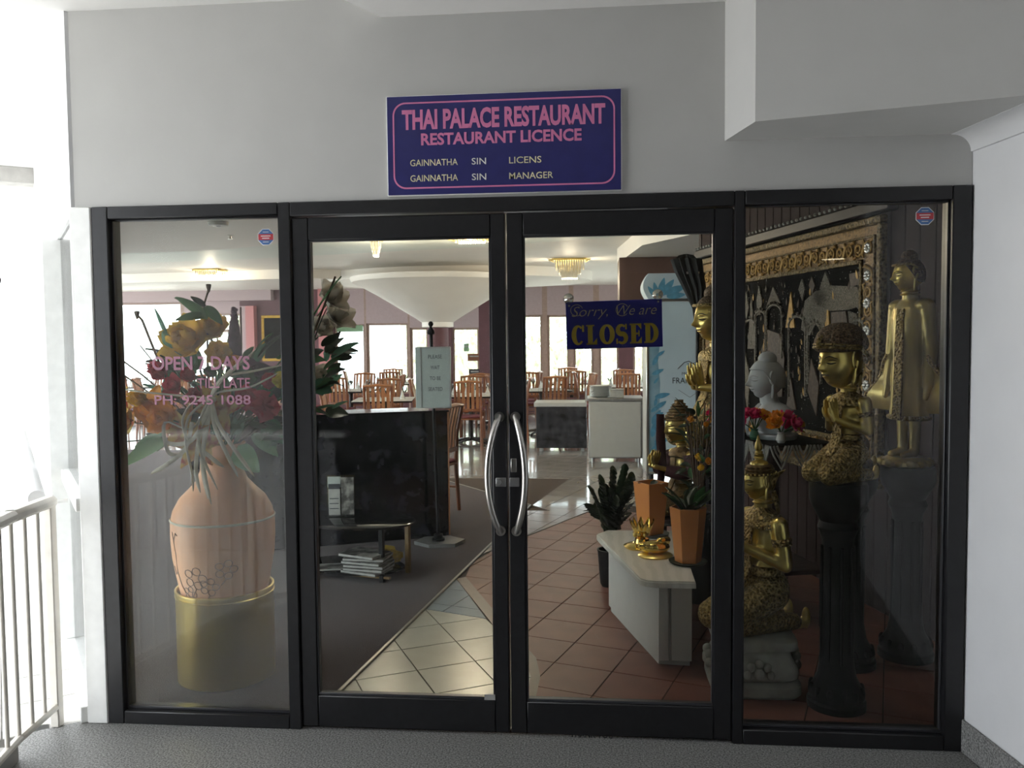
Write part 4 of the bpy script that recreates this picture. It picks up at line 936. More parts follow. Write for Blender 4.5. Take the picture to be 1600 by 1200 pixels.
build(MB().tube([(.077 * math.cos(a), .101 * math.sin(a), .24) for a in [2 * PI * k / 30 for k in range(31)]], .012, 8, cap=False), 'hem', 'gold_carved', st)
for zz in (.835, .85): build(MB().lathe([(.041, zz), (.047, zz + .005), (.041, zz + .010)], (.004, 0, 0), 20, cap=False), 'neck_ring', 'gold_robe', st)
H = MH(.02, .935, .165, -0.35, 0.05)
build(head_grid(H), 'head', 'gold', st); [build(e_, 'ear', 'gold_robe', st) for e_ in ears(H, .4)]; [build(e_, 'face_line', 'ink_black', st) for e_ in face_lines(H)]; crown(st, H, 'buddha')
# white bust on the altar table
def bust(label, loc, face, s):
    t = thing('buddha_bust', label, 'bust', loc, math.atan2(face[1], face[0]))
    b = MB(); b.sphere((-.02, 0, .105), (.11, .185, .10), 20, 14); b.sphere((-.015, 0, .15), (.085, .16, .06), 20, 12); b.capsule((-.005, 0, .16), (.01, 0, .25), .055, .05); b.lathe([(.12, 0), (.13, .03)], (-.02, 0, 0), 24, sy=1.35)
    link('torso', remesh(b, 0.006), 'white_stone', t)
    A = [(.05 + .04 * math.sin(PI * k / 8), -.10 + .14 * k / 8, .0 + .2 * k / 8) for k in range(9)]
    for dd in (0, .012, .024): build(MB().tube([(x + .035, y + dd, z) for x, y, z in A], .005, 6), 'robe_fold', 'white_stone', t)
    H = MH(.025, .335, .225, 0, .04); build(head_grid(H), 'head', 'white_stone', t); [build(e_, 'face_line', 'steel_dull', t) for e_ in face_lines(H)]; [build(e_, 'ear', 'white_stone', t) for e_ in ears(H, .35)]; build(hair_cap(H, .26, -.2), 'hair', 'white_stone', t)
    q = MB().sphere((-0.06, 0, 0.50), (0.24, 0.22, 0.20), 20, 12); build(MB().add(q.v, q.f, H), 'topknot', 'white_stone', t)
    return t
# ================================================================== RIGHT SIDE: ALTAR, TAPESTRY, CONSOLE
def wq(px_, py_, off=0.0):                             # pixel -> (along the side wall, height)
    n = MQ.to_3x3() @ Vector((0, 1, 0)); p0 = MQ @ Vector((0, off, 0)); d = ray(px_, py_)
    P = CAM + d * ((p0 - CAM).dot(n) / d.dot(n)); l = MQ.inverted() @ P; return (l.x, l.z)
tp = thing('tapestry', 'sequinned temple tapestry in a wide carved gold frame on the dark side wall', 'tapestry', q0, aq)
T0 = wq(1387, 500)[0]; T1 = LQ - 0.03; Z0, Z1 = 0.72, wq(1387, 335)[1]
def tbox(a, b, c, d, y0, y1, nm, m, bv=0.004): return build(MB().box((a, y0, c), (b, y1, d), None, bv), nm, m, tp)
BW = 0.25
tbox(T0 + BW, T1 - BW, Z0 + BW, Z1 - BW, 0.004, 0.012, 'cloth', 'sequin_cloth', 0)
for a in ((T0, T1, Z1 - 0.045, Z1), (T0, T1, Z0, Z0 + 0.045), (T0, T0 + 0.045, Z0 + 0.045, Z1 - 0.045), (T1 - 0.045, T1, Z0 + 0.045, Z1 - 0.045)): tbox(*a, 0.002, 0.05, 'outer_rail', 'frame_gold', 0.008)
for a in ((T0 + .045, T1 - .045, Z1 - BW, Z1 - .045), (T0 + .045, T1 - .045, Z0 + .045, Z0 + BW), (T0 + .045, T0 + BW, Z0 + BW, Z1 - BW), (T1 - BW, T1 - .045, Z0 + BW, Z1 - BW)): tbox(*a, 0.002, 0.012, 'band', 'gold_dark', 0)
for e, w in ((0.10, 0.012), (BW - 0.02, 0.026)):
    for a in ((T0 + e, T1 - e, Z1 - e - w, Z1 - e), (T0 + e, T1 - e, Z0 + e, Z0 + e + w), (T0 + e, T0 + e + w, Z0 + e, Z1 - e), (T1 - e - w, T1 - e, Z0 + e, Z1 - e)): tbox(*a, 0.010, 0.026, 'inner_rail', 'frame_gold', 0.003)
scr = MB().tube([(0.045 * (1 - k / 16) * math.cos(k * .75), 0, 0.045 * (1 - k / 16) * math.sin(k * .75)) for k in range(14)] , [0.008] * 10 + [0.009, 0.010, 0.011, 0.012], 6)
scr.tube([(0.045, 0, 0), (0.06, 0, -0.03), (0.05, 0, -0.055)], [0.008, 0.010, 0.004], 6); scr.tube([(-0.02, 0, 0.04), (-0.05, 0, 0.05), (-0.06, 0, 0.03)], [0.008, 0.010, 0.004], 6)
scm = scr.mesh('scroll')
nsc = 0
def scrolls(x0, z0, x1, z1):
    global nsc
    L = math.hypot(x1 - x0, z1 - z0); k = int(L / 0.098)
    for i in range(k):
        u = (i + .5) / k; M = Matrix.Translation((x0 + (x1 - x0) * u, 0.018, z0 + (z1 - z0) * u)) @ Matrix.Rotation((i % 2) * PI + (0 if z0 == z1 else PI / 2), 4, 'Y'); link('scroll', scm, 'applique_gold', tp, M)
zc = Z1 - 0.17; scrolls(T0 + .12, zc, T1 - .12, zc); scrolls(T0 + .17, Z0 + .28, T0 + .17, Z1 - .28); scrolls(T0 + .12, Z0 + .17, T1 - .12, Z0 + .17)
ros = MB()
for k in range(8): a = 2 * PI * k / 8; ros.sphere((0.022 * math.cos(a), 0, 0.022 * math.sin(a)), (0.012, 0.008, 0.012), 8, 6)
ros.sphere((0, 0.004, 0), 0.012, 8, 6); rom = ros.mesh('rosette')
for i in range(7): link('rosette', rom, 'bead', tp, Matrix.Translation((T0 + .17, 0.024, Z1 - .17 - i * 0.16)))
def shape(pts, m, th=0.012, nm='applique'):
    q = [wq(*p) for p in pts]; M = Matrix(((1, 0, 0, 0), (0, 0, 1, 0.010), (0, 1, 0, 0), (0, 0, 0, 1)))
    build(MB().prism(q, 0, th, M), nm, m, tp, smooth=0)
def archs(cx, top, bot, hw, m='applique_grey'):
    P = [(cx - hw, bot)] + [(cx - hw * math.cos(a), top + hw * 1.3 - hw * 1.3 * math.sin(a) * 1.0) for a in [k * PI / 12 for k in range(13)]] + [(cx + hw, bot)]
    build(MB().tube([(wq(*p)[0], 0.018, wq(*p)[1]) for p in P], 0.011, 6), 'arch', m, tp)
    for k in range(1, len(P) - 1, 2): t_, z_ = wq(P[k][0], P[k][1] - 4); build(MB().sphere((t_, 0.02, z_), 0.012, 8, 6), 'arch_finial', m, tp)
for cx, top, bot, hw in ((1176, 500, 600, 9), (1192, 486, 590, 8), (1214, 476, 560, 12), (1250, 494, 620, 13), (1277, 505, 600, 10), (1345, 500, 640, 10)): archs(cx, top, bot, hw)
for pts, m in (([(1232, 512), (1240, 456), (1246, 512)], 'applique_gold'), ([(1172, 545), (1178, 462), (1184, 545)], 'applique_grey'), ([(1186, 470), (1190, 446), (1195, 470), (1192, 492), (1188, 492)], 'applique_grey'),
               ([(1202, 478), (1212, 448), (1224, 474), (1213, 470)], 'applique_grey'), ([(1256, 515), (1262, 470), (1280, 454), (1298, 458), (1296, 500), (1288, 522), (1282, 500), (1270, 524)], 'applique_grey'),
               ([(1276, 458), (1300, 446), (1345, 448), (1352, 478), (1330, 484), (1300, 486), (1278, 474)], 'applique_grey'), ([(1285, 452), (1294, 424), (1304, 450)], 'applique_grey'),
               ([(1293, 484), (1299, 484), (1301, 516), (1294, 516)], 'applique_gold'), ([(1303, 488), (1326, 486), (1330, 508), (1304, 510)], 'applique_brown'), ([(1330, 486), (1343, 490), (1345, 520), (1333, 516)], 'applique_grey'),
               ([(1332, 428), (1350, 424), (1350, 444), (1334, 448)], 'applique_brown'), ([(1198, 620), (1194, 545), (1204, 515), (1222, 522), (1230, 560), (1226, 620)], 'applique_brown'),
               ([(1196, 545), (1198, 530), (1204, 534), (1202, 556)], 'applique_gold'), ([(1166, 470), (1170, 455), (1174, 480), (1170, 500)], 'applique_grey'), ([(1308, 516), (1318, 504), (1330, 520), (1326, 545), (1312, 545)], 'applique_grey'),
               ([(1252, 452), (1257, 436), (1262, 452), (1258, 470)], 'applique_grey'), ([(1268, 446), (1273, 432), (1278, 446), (1274, 458)], 'applique_brown'), ([(1163, 590), (1168, 550), (1176, 590), (1172, 640)], 'applique_grey'),
               ([(1266, 610), (1272, 560), (1284, 600), (1280, 650)], 'applique_brown'), ([(1232, 640), (1240, 590), (1248, 640)], 'applique_brown')): shape(pts, m)
rr = random.Random(3)
drp = MB().prism([(0, 0.022), (-.008, 0.0), (-.006, -.012), (0, -.018), (.006, -.012), (.008, 0.0)], 0, .004, Matrix(((1, 0, 0, 0), (0, 0, 1, .012), (0, 1, 0, 0), (0, 0, 0, 1)))).mesh('applique_drop', None, 0)
DR = []
for m_ in ('applique_grey', 'applique_gold', 'applique_brown'): d_ = drp.copy(); d_.materials.append(MATS[m_]); DR.append(d_)
for k in range(150):
    x = rr.uniform(T0 + BW + .02, T1 - BW - .02); z = rr.uniform(Z0 + BW + .2, Z1 - BW - .02)
    link('applique_drop', DR[k % 3], None, tp, Matrix.Translation((x, 0, z)) @ Matrix.Rotation(rr.uniform(-.4, .4), 4, 'Y') @ Matrix.Scale(rr.uniform(.7, 1.5), 4))
sp = MB()
for k in range(420):
    x = rr.uniform(T0 + BW, T1 - BW); z = rr.uniform(Z0 + BW, Z1 - BW); s = rr.uniform(.0028, .006)
    sp.add([(x - s, .013, z), (x + s, .013, z), (x, .013, z - s), (x, .013, z + s), (x, .018, z)], [(0, 2, 4), (2, 1, 4), (1, 3, 4), (3, 0, 4)])
for k in range(40): s = .006; x = T0 + BW + .03; z = Z0 + BW + (Z1 - Z0 - 2 * BW) * k / 40; sp.add([(x - s, .013, z), (x + s, .013, z), (x, .013, z - s), (x, .013, z + s), (x, .019, z)], [(0, 2, 4), (2, 1, 4), (1, 3, 4), (3, 0, 4)])
o = build(sp, 'sequins', 'bead', tp, smooth=0); o['kind'] = 'stuff'
co = thing('cornice_board', 'dark carved cornice board with a bead row above the tapestry', 'cornice', q0, aq)
build(MB().box((T0 - 0.10, 0.002, Z1 + 0.01), (T1, 0.07, Z1 + 0.085), None, 0.01), 'board', 'black_lacquer', co)
bdm = MB().sphere((0, 0, 0), 0.011, 8, 6).mesh('bead')
for k in range(48): link('bead', bdm, 'carved_stone', co, Matrix.Translation((T0 - 0.08 + (T1 - T0 + .06) * k / 47, 0.06, Z1 + 0.098)))

# altar table with lace cloth in front of the tapestry
al = thing('altar_table', 'dark altar table covered with a lace-edged cloth under the tapestry', 'table', (1.08, 1.66, 0), aq)
build(MB().box((-0.36, -0.16, 0.985), (0.36, 0.22, 1.015), None, 0.006), 'top', 'dark_wood_wall', al)
for x in (-.32, .32):
    for y in (-.12, .18): build(MB().box((x - .022, y - .022, 0), (x + .022, y + .022, 0.985), None, 0.004), 'leg', 'dark_wood_wall', al)
build(MB().box((-0.33, -0.13, 0.30), (0.33, 0.19, 0.325), None, 0.004), 'shelf', 'dark_wood_wall', al)
build(MB().box((-0.365, -0.165, 1.015), (0.365, 0.225, 1.020), None, 0.002), 'cloth', 'sequin_cloth', al)
def lace_tri(a, b, w=0.0):
    a = Vector(a); b = Vector(b); mid = (a + b) / 2; L = (b - a).length; m = MB(); up = Vector((0, 0, 1))
    for k in range(3):
        s = 1 - k * .3; P = [mid + (a - mid) * s, mid + (a - mid) * s * .7 - up * (.05 * s), mid - up * (.125 * s), mid + (b - mid) * s * .7 - up * (.05 * s), mid + (b - mid) * s]; m.tube(P, 0.006, 6)
    return m
for k in range(6):
    x0 = -0.36 + k * 0.12; build(lace_tri((x0, 0.228, 1.016), (x0 + .12, 0.228, 1.016)), 'lace_scallop', 'lace', al)
for k in range(3):
    for xs in (-0.37, 0.37): build(lace_tri((xs, -0.15 + k * .125, 1.016), (xs, -.025 + k * .125, 1.016)), 'lace_scallop', 'lace', al)
bz = vp(1193, 655, 1.62)
bust('white stone buddha bust on the lace-edged altar table', (bz.x + 0.03, 1.60, 1.02), (-0.97, -0.26), 1.0)

# ---------------------------------------------------------------- plants and flowers
def grid_petal(L, w, cup, bend, n=6, tip=1.0, fold=0.0):
    vs = []; fs = []
    for i in range(n + 1):
        t = i / n; ww = w * (math.sin(PI * min(1, t ** tip * .92 + .06)) ** .75); x = L * t; z = bend * L * t * t + 0.0
        for j, v_ in enumerate((-1, -.5, 0, .5, 1)): vs.append((x, v_ * ww, z + cup * w * v_ * v_ + fold * w * abs(v_)))
    for i in range(n):
        for j in range(4): fs.append((i * 5 + j, i * 5 + j + 1, (i + 1) * 5 + j + 1, (i + 1) * 5 + j))
    return vs, fs
def flower_mesh(kind, r, seed=0):
    rr = random.Random(seed); m = MB()
    def ring(n, L, w, cup, bend, elev, z=0.0, tip=1.0, off=0.0):
        for k in range(n):
            vs, fs = grid_petal(L * rr.uniform(.9, 1.08), w, cup, bend, 6, tip)
            m.add(vs, fs, Matrix.Translation((0, 0, z)) @ Matrix.Rotation(2 * PI * (k + off) / n + rr.uniform(-.12, .12), 4, 'Z') @ Matrix.Rotation(-elev + rr.uniform(-.12, .12), 4, 'Y'))
    if kind == 'peony':
        ring(8, r, r * .42, .35, .25, .25); ring(7, r * .85, r * .40, .4, .5, .7, 0, 1, .5); ring(6, r * .65, r * .32, .5, .6, 1.1); ring(5, r * .45, r * .25, .6, .5, 1.35, 0, 1, .5)
    if kind == 'rose':
        ring(6, r, r * .5, .6, .5, .7); ring(5, r * .95, r * .45, .8, .4, 1.05, 0, 1, .5); ring(4, r * .85, r * .36, 1.0, .2, 1.3)
    if kind == 'lily':
        ring(6, r, r * .24, .3, -.35, .75, 0, .9); m.tube([(0, 0, 0), (0.02 * r, 0, r * .8)], [r * .03, r * .015], 6)
    if kind == 'iris':
        ring(4, r, r * .5, .3, -.6, .5); ring(4, r * .8, r * .42, .5, .2, 1.2, 0, 1, .5)
    if kind == 'magnolia':
        ring(6, r, r * .46, .4, .15, .35, 0, .8); ring(5, r * .9, r * .42, .5, .35, .85, 0, .8, .5); ring(4, r * .6, r * .3, .6, .4, 1.2)
    if kind == 'tulip': ring(5, r * 1.3, r * .6, .7, .55, 1.0); ring(4, r * 1.2, r * .55, .8, .5, 1.2, 0, 1, .5)
    return m.mesh('flower', None, 1.0)
def leaf_mesh(L, w, bend=-.3, fold=.25, tip=.85): vs, fs = grid_petal(L, w, 0.0, bend, 8, tip, fold); return MB().add(vs, fs).mesh('leaf', None, 1.2)
def aim(p, d, roll=0.0):                               # frame with x along d
    d = Vector(d).normalized(); up = Vector((0, 0, 1)) if abs(d.z) < .95 else Vector((0, 1, 0)); y = up.cross(d).normalized(); z = d.cross(y)
    return Matrix.Translation(Vector(p)) @ Matrix((d, y, z)).transposed().to_4x4() @ Matrix.Rotation(roll, 4, 'X')
def aimz(p, d): d = Vector(d).normalized(); return Matrix.Translation(Vector(p)) @ d.to_track_quat('Z', 'Y').to_matrix().to_4x4()
LEAF = {'broad': leaf_mesh(0.14, 0.032), 'blade': leaf_mesh(0.22, 0.016, -.1, .3), 'round': leaf_mesh(0.11, 0.042, -.25, .15, .7), 'small': leaf_mesh(0.07, 0.018, -.2), 'zz': leaf_mesh(0.062, 0.019, -.15, .2, .8)}
def put_leaf(par, kind, p, d, m, roll=0.0, s=1.0):
    o = link('leaf', LEAF[kind].copy() if not LEAF[kind].materials or LEAF[kind].materials[0] != MATS[m] else LEAF[kind], m, par)
    o.matrix_local = WM[par.name].inverted() @ aim(p, d, roll) @ Matrix.Scale(s, 4); return o
LM = {}
def put_leaf(par, kind, p, d, m, roll=0.0, s=1.0):
    if (kind, m) not in LM: me = LEAF[kind].copy(); me.materials.clear(); me.materials.append(MATS[m]); LM[(kind, m)] = me
    o = link('leaf', LM[(kind, m)], None, par); o.matrix_local = WM[par.name].inverted() @ aim(p, d, roll) @ Matrix.Scale(s, 4); return o
FM = {}
def put_flower(par, kind, p, d, m, r, seed=0):
    k = (kind, m, round(r, 3), seed)
    if k not in FM: FM[k] = flower_mesh(kind, r, seed)
    o = link('flower', FM[k], m, par); o.matrix_local = WM[par.name].inverted() @ aimz(p, d); return o
# altar offerings
ax = lambda u, v_, z=1.02: WM[al.name] @ Vector((u, v_, z))
for i, (u, v_, label) in enumerate(((-0.10, .19, 'pink artificial flower garland right of the white bust'), (0.30, .19, 'pink flower bunch behind the white bust'), (-0.28, .12, 'pink and yellow flower bunch at the near end of the altar'))):
    p = ax(u, v_); t = thing('flower_bunch', label, 'flowers', p, 0, 'pink flowers on the altar'); rr = random.Random(i + 20)
    build(MB().lathe([(.018, 0), (.028, .015), (.024, .035), (.018, .05), (.022, .06)], (0, 0, 0), 18), 'little_vase', 'leaf_teal' if i == 0 else 'porcelain', t)
    for k in range(7):
        a = rr.uniform(0, 6.28); e = rr.uniform(.3, 1.2); d = Vector((math.cos(a) * math.cos(e), math.sin(a) * math.cos(e), math.sin(e))); q = p + Vector((0, 0, .06)) + d * .075
        build(MB().tube([p + Vector((0, 0, .05)), q], .003, 6), 'stem', 'leaf_green', t, True); put_flower(t, 'peony', q, d, 'petal_pink' if k % 3 else 'petal_orange', .055, k % 2)
for i, (u, v_, z) in enumerate(((.10, .19, 0), (.16, .15, 0), (.05, .14, 0), (.22, .19, 0), (.11, .165, .045))):
    t = thing('offering_orange', ['small orange at the front of the heap before the bust', 'small orange at the back of the heap before the bust', 'small orange at the right of the heap before the bust', 'small orange at the far left of the heap', 'small orange on top of the heap before the bust'][i], 'fruit', ax(u, v_, 1.045 + z), 0, 'oranges heaped before the bust')
    build(MB().sphere((0, 0, 0), .025, 14, 10), 'peel', 'petal_orange', t); build(MB().lathe([(.004, .023), (.003, .028)], (0, 0, 0), 6), 'stalk', 'stem_brown', t)

# kneeling figure with praying hands, and the tall statue behind the console
k3 = vp(1062, 800, 2.35)
sb_ = thing('statue_stand', 'dark low stand behind the marble console', 'stand', (0.66, 2.38, 0))
build(MB().box((-.26, -.32, 0.40), (.24, .22, .44), None, .006), 'top', 'dark_wood_wall', sb_)
for x in (-.2, .18):
    for y in (-.27, .17): build(MB().box((x - .025, y - .025, 0), (x + .025, y + .025, .40)), 'leg', 'dark_wood_wall', sb_)
k3t = kneeler('gold praying statue in a tiered hat and dark scarf behind the planters', (k3.x + .0, 2.28, 0.44), (-0.85, -0.45), 0.47, 0.225, 'tiers', -0.30, 'gold', 'gold_dark', 0.05, armz=.70, hand_x=.46)
build(MB().tube([(.145, -.02, .66), (.155, 0, .5), (.15, .01, .34), (.16, .0, .16)], [.030, .036, .034, .024], 10, flat=.45), 'scarf', 'scarf_red', k3t)
for s_ in (-1, 1): build(MB().tube([(.0, s_ * .10, .40), (-.01, s_ * .125, .27), (.08, s_ * .09, .285), (.15, s_ * .05, .30)], [.045, .05, .045, .035], 10), 'sleeve', 'scarf_red', k3t)
s1p = vp(1110, 640, 2.25)
pedestal('dark pedestal under the tall statue behind the right door stile', (s1p.x + 0.14, 2.82, 0), 0.19, 0.82)
kneeler('tall gold buddha-headed statue partly hidden behind the right door stile', (s1p.x + 0.12, 2.82, 0.82), (-0.90, -0.42), 0.76, 0.33, 'buddha', 0.20, 'gold', 'gold_carved', 0.06, armz=.56, hand_x=.20)
# closed black gauze parasol
pp = vp(1090, 470, 3.35)
t = thing('parasol', 'closed black gauze ceremonial parasol standing behind the buddha-headed statue', 'parasol', (pp.x - 0.0, 3.35, 0))
zt = vp(1068, 397, 3.35).z; zb = vp(1085, 478, 3.35).z
vs = []; fs = []; K = 48; rows = [(zb - .15, .02), (zb - .02, .035), (zb + .12, .075), (zb + .26, .095), (zb + .36, .105), (zt - .05, .08), (zt - .01, .05), (zt, .01)]
for i, (z, r) in enumerate(rows):
    for k in range(K): a = 2 * PI * k / K; q = r * (1 + .16 * math.cos(a * 12)); vs.append((q * math.cos(a) - .09 * sm(zb, zt, z), q * math.sin(a), z))
for i in range(len(rows) - 1):
    for k in range(K): k2 = (k + 1) % K; fs.append((i * K + k, i * K + k2, (i + 1) * K + k2, (i + 1) * K + k))
build(MB().add(vs, fs), 'canopy', 'black_gauze', t); build(MB().tube([(0, 0, 0), (0, 0, zb - .1), (-.085, 0, zt - .02)], .014, 8), 'pole', 'black_lacquer', t); build(MB().lathe([(.16, 0), (.16, .03), (.04, .06)], (0, 0, 0), 24), 'base', 'black_lacquer', t)
for k in range(6): a = 2 * PI * k / 6; build(MB().sphere((-.05 + .08 * math.cos(a), .09 * math.sin(a), zb + .25), (.015, .01, .012), 8, 6), 'sequin_dot', 'bead', t)

# console with marble top
CZ = 0.45
cn = thing('console', 'white console cabinet with a marble top behind the right door', 'cabinet', (0.3, 1.2, 0))
top = [(0.035, 1.62), (0.045, 1.55), (0.235, 0.70), (0.262, 0.668), (0.30, 0.655), (0.492, 0.655), (0.50, 1.0), (0.62, 1.72), (0.10, 1.72)]
m = MB().prism(top, CZ - 0.032, CZ - 0.008); inn = [(x + (0.33 - x) * .022, y + (1.2 - y) * .014) for x, y in top]; m.prism(inn, CZ - 0.008, CZ); build(m, 'marble_top', 'marble', cn, True)
body = [(0.105, 1.60), (0.328, 0.775), (0.485, 0.760), (0.485, 1.0), (0.58, 1.66), (0.12, 1.66)]
build(MB().prism(body, 0.03, CZ - 0.032), 'body', 'console_paint', cn, True); build(MB().prism([(x + (0.35 - x) * .05, y + (1.25 - y) * .04) for x, y in body], 0.0, 0.03), 'plinth', 'console_paint', cn, True)
build(MB().box((0.325, 0.752, 0.03), (0.375, 0.775, CZ - 0.034), None, .003), 'corner_stile', 'console_paint', cn, True); build(MB().box((0.385, 0.756, 0.03), (0.485, 0.768, CZ - 0.034), None, .003), 'front_panel', 'console_paint', cn, True)
def planter(label, loc, s, rz, n=4, hh=.277):
    t = thing('planter', label, 'planter', loc, rz)
    R = lambda r, z, k: (r * math.cos(2 * PI * (k + .5) / n), r * math.sin(2 * PI * (k + .5) / n), z)
    vs = []; fs = []
    for r, z in ((.062 * s, .0), (.088 * s, hh), (.080 * s, hh), (.078 * s, hh - .03)): vs += [R(r, z, k) for k in range(n)]
    for i in range(3): fs += [(i * n + k, i * n + (k + 1) % n, (i + 1) * n + (k + 1) % n, (i + 1) * n + k) for k in range(n)]
    fs += [tuple(range(n - 1, -1, -1))]; build(MB().add(vs, fs, Matrix.Translation((0, 0, .012))), 'pot', 'orange_ceramic', t, smooth=.3)
    build(MB().add([R(.0785 * s, hh - .018, k) for k in range(n)], [tuple(range(n))], None), 'soil', 'soil', t, smooth=0)
    build(MB().lathe([(.07 * s, 0), (.085 * s, .006), (.092 * s, .014), (.084 * s, .014), (.07 * s, .010)], (0, 0, 0), 30), 'saucer', 'saucer_green', t)
    return t
p1 = gp(1075, 880, CZ); p2 = gp(1017, 836, CZ)
pl1 = planter('front orange six-sided planter on a green saucer', p1, 1.06, 0.5, 6); pl2 = planter('rear orange four-sided planter near the marble edge', p2, 1.15, 0.62, 4, .30)
rr = random.Random(11)
for k in range(26):
    a = rr.uniform(0, 6.28); e = rr.uniform(.5, 1.3); d = Vector((math.cos(a) * math.cos(e), math.sin(a) * math.cos(e), math.sin(e))); put_leaf(pl1, 'broad', p1 + Vector((.03 * math.cos(a), .03 * math.sin(a), .27)), d, 'leaf_dark' if k % 4 else 'leaf_green', rr.uniform(-.6, .6), rr.uniform(.7, 1.15))
for k in range(5):
    a = rr.uniform(0, 6.28); put_leaf(pl2, 'small', p2 + Vector((.02 * math.cos(a), .02 * math.sin(a), .285)), (math.cos(a) * .8, math.sin(a) * .8, .5), 'leaf_dark', 0, 1.0)
# tall artificial bouquet behind the planters
bq = Vector((0.655, 1.84, 0)); t = thing('artificial_bouquet', 'tall dark leafy bouquet with orange blooms beside the right door stile', 'plant', bq)
build(MB().lathe([(.10, 0), (.12, .05), (.13, .25), (.09, .42), (.06, .50), (.07, .54)], (0, 0, 0), 24), 'bouquet_vase', 'black_lacquer', t)
for k in range(80):
    a = rr.uniform(0, 6.28); h = rr.uniform(.62, 1.22); r = rr.uniform(.02, .09) * (1.3 - abs(h - .9)); p = bq + Vector((r * math.cos(a), r * math.sin(a), h)); e = rr.uniform(-.2, 1.0)
    put_leaf(t, 'broad' if k % 3 else 'blade', p, (math.cos(a) * math.cos(e), math.sin(a) * math.cos(e), math.sin(e)), 'leaf_dark' if k % 4 else 'leaf_green', rr.uniform(-1, 1), rr.uniform(.4, .65))
for k in range(10): a = 2 * PI * k / 10; build(MB().tube([(0, 0, .5), (.04 * math.cos(a), .04 * math.sin(a), .8), (.08 * math.cos(a), .08 * math.sin(a), 1.05 + .02 * k)], .004, 6), 'stem', 'stem_brown', t)
for k, (pxx, pyy) in enumerate(((1104, 663), (1092, 712), (1108, 720), (1096, 728), (1080, 655))): put_flower(t, 'tulip' if k else 'rose', vp(pxx, pyy, 1.78), (-.2, -.8, .1 - .2 * (k % 2)), 'petal_orange' if k % 2 == 0 else 'petal_yellow', .035, k)
# dark leafy plant on the floor left of the console
zp = Vector((0.12, 2.10, 0)); t = thing('zz_plant', 'dark glossy-leaved pot plant on the floor left of the rear planter', 'plant', zp)
build(MB().lathe([(.05, 0), (.06, .02), (.075, .22), (.08, .24), (.07, .24), (.065, .2)], (0, 0, 0), 24), 'pot', 'black_lacquer', t); build(MB().lathe([(.066, .205), (.01, .21)], (0, 0, 0), 20), 'soil', 'soil', t)
for s_, (pxx, pyy) in enumerate(((925, 770), (930, 795), (940, 757), (958, 742), (975, 738), (985, 752), (950, 812), (968, 770), (985, 790), (940, 780), (975, 760), (980, 778), (962, 792), (948, 770), (970, 808), (990, 765))):
    e = vp(pxx, pyy, 2.12 + .1 * math.sin(s_ * 2)); b_ = zp + Vector((0, 0, .2)); mid = (b_ + e) / 2 + Vector((0, 0, .08)); pts = [b_, b_ + (mid - b_) * .6, mid, mid + (e - mid) * .6, e]; build(MB().tube(pts, [.007, .006, .005, .004, .002], 6), 'stem', 'leaf_dark', t, True)
    for q in range(8):
        u = .3 + .7 * q / 7; i = min(3, int(u * 4)); f = u * 4 - i; p = pts[i] + (pts[i + 1] - pts[i]) * f if i < 4 else pts[4]; dd = (pts[min(i + 1, 4)] - pts[i]).normalized()
        for s in (-1, 1):
            sd2 = dd.cross(Vector((0, 0, 1)) if abs(dd.z) < .9 else Vector((1, 0, 0))).normalized(); put_leaf(t, 'zz', p, dd * .7 + sd2 * s + Vector((0, 0, .15)), 'leaf_dark', s * .5, 1.35)
# gold ornaments
lo = gp(1003, 855, CZ); t = thing('gold_lotus_ornament', 'gold lotus ornament with raised petals on the marble top', 'ornament', lo, 0, None, 1.25)
build(MB().lathe([(.075, 0), (.08, .008), (.06, .016), (.035, .022), (.03, .04)], (0, 0, 0), 28), 'base', 'bright_gold', t)
for k in range(9):
    a = 2 * PI * k / 9 + .2; vs, fs = grid_petal(.095, .017, .5, .5, 6, .9); build(MB().add(vs, fs, Matrix.Translation((0, 0, .03)) @ Matrix.Rotation(a, 4, 'Z') @ Matrix.Rotation(-.55, 4, 'Y')), 'petal', 'bright_gold', t, smooth=1.2)
for k in range(13): a = k * 2.4; r = .010 * math.sqrt(k); build(MB().sphere((r * math.cos(a), r * math.sin(a), .058 + .012 * (1 - k / 13)), .0105, 10, 8), 'berry', 'petal_lily' if k % 2 else 'gold', t)
du = gp(1024, 869, CZ); t = thing('gold_goose', 'gold sleeping goose dish in front of the lotus ornament', 'ornament', du, math.atan2(.2, .9), None, 1.15)
build(MB().lathe([(.066, 0), (.07, .006), (.062, .014), (.05, .016)], (0, 0, 0), 28, sx=1.15), 'dish', 'brass', t)
b = MB(); b.sphere((0, 0, .042), (.068, .042, .032), 20, 14); b.sphere((-.055, 0, .052), (.03, .022, .016), 14, 10); b.capsule((.045, 0, .055), (.055, -.008, .075), .018, .015); b.capsule((.055, -.008, .075), (.03, -.026, .080), .015, .014); b.sphere((.018, -.028, .078), (.022, .015, .015), 12, 8); b.capsule((.0, -.034, .074), (-.02, -.038, .068), .008, .004)
link('body', remesh(b, .0028, 4), 'bright_gold', t)
for s in (-1, 1):
    vs, fs = grid_petal(.09, .024, -.3, .1, 6, .8); build(MB().add(vs, fs, Matrix.Translation((.035, s * .036, .055)) @ Matrix.Rotation(PI + s * .15, 4, 'Z') @ Matrix.Rotation(s * 1.0, 4, 'X')), 'wing', 'bright_gold', t, smooth=1.2)
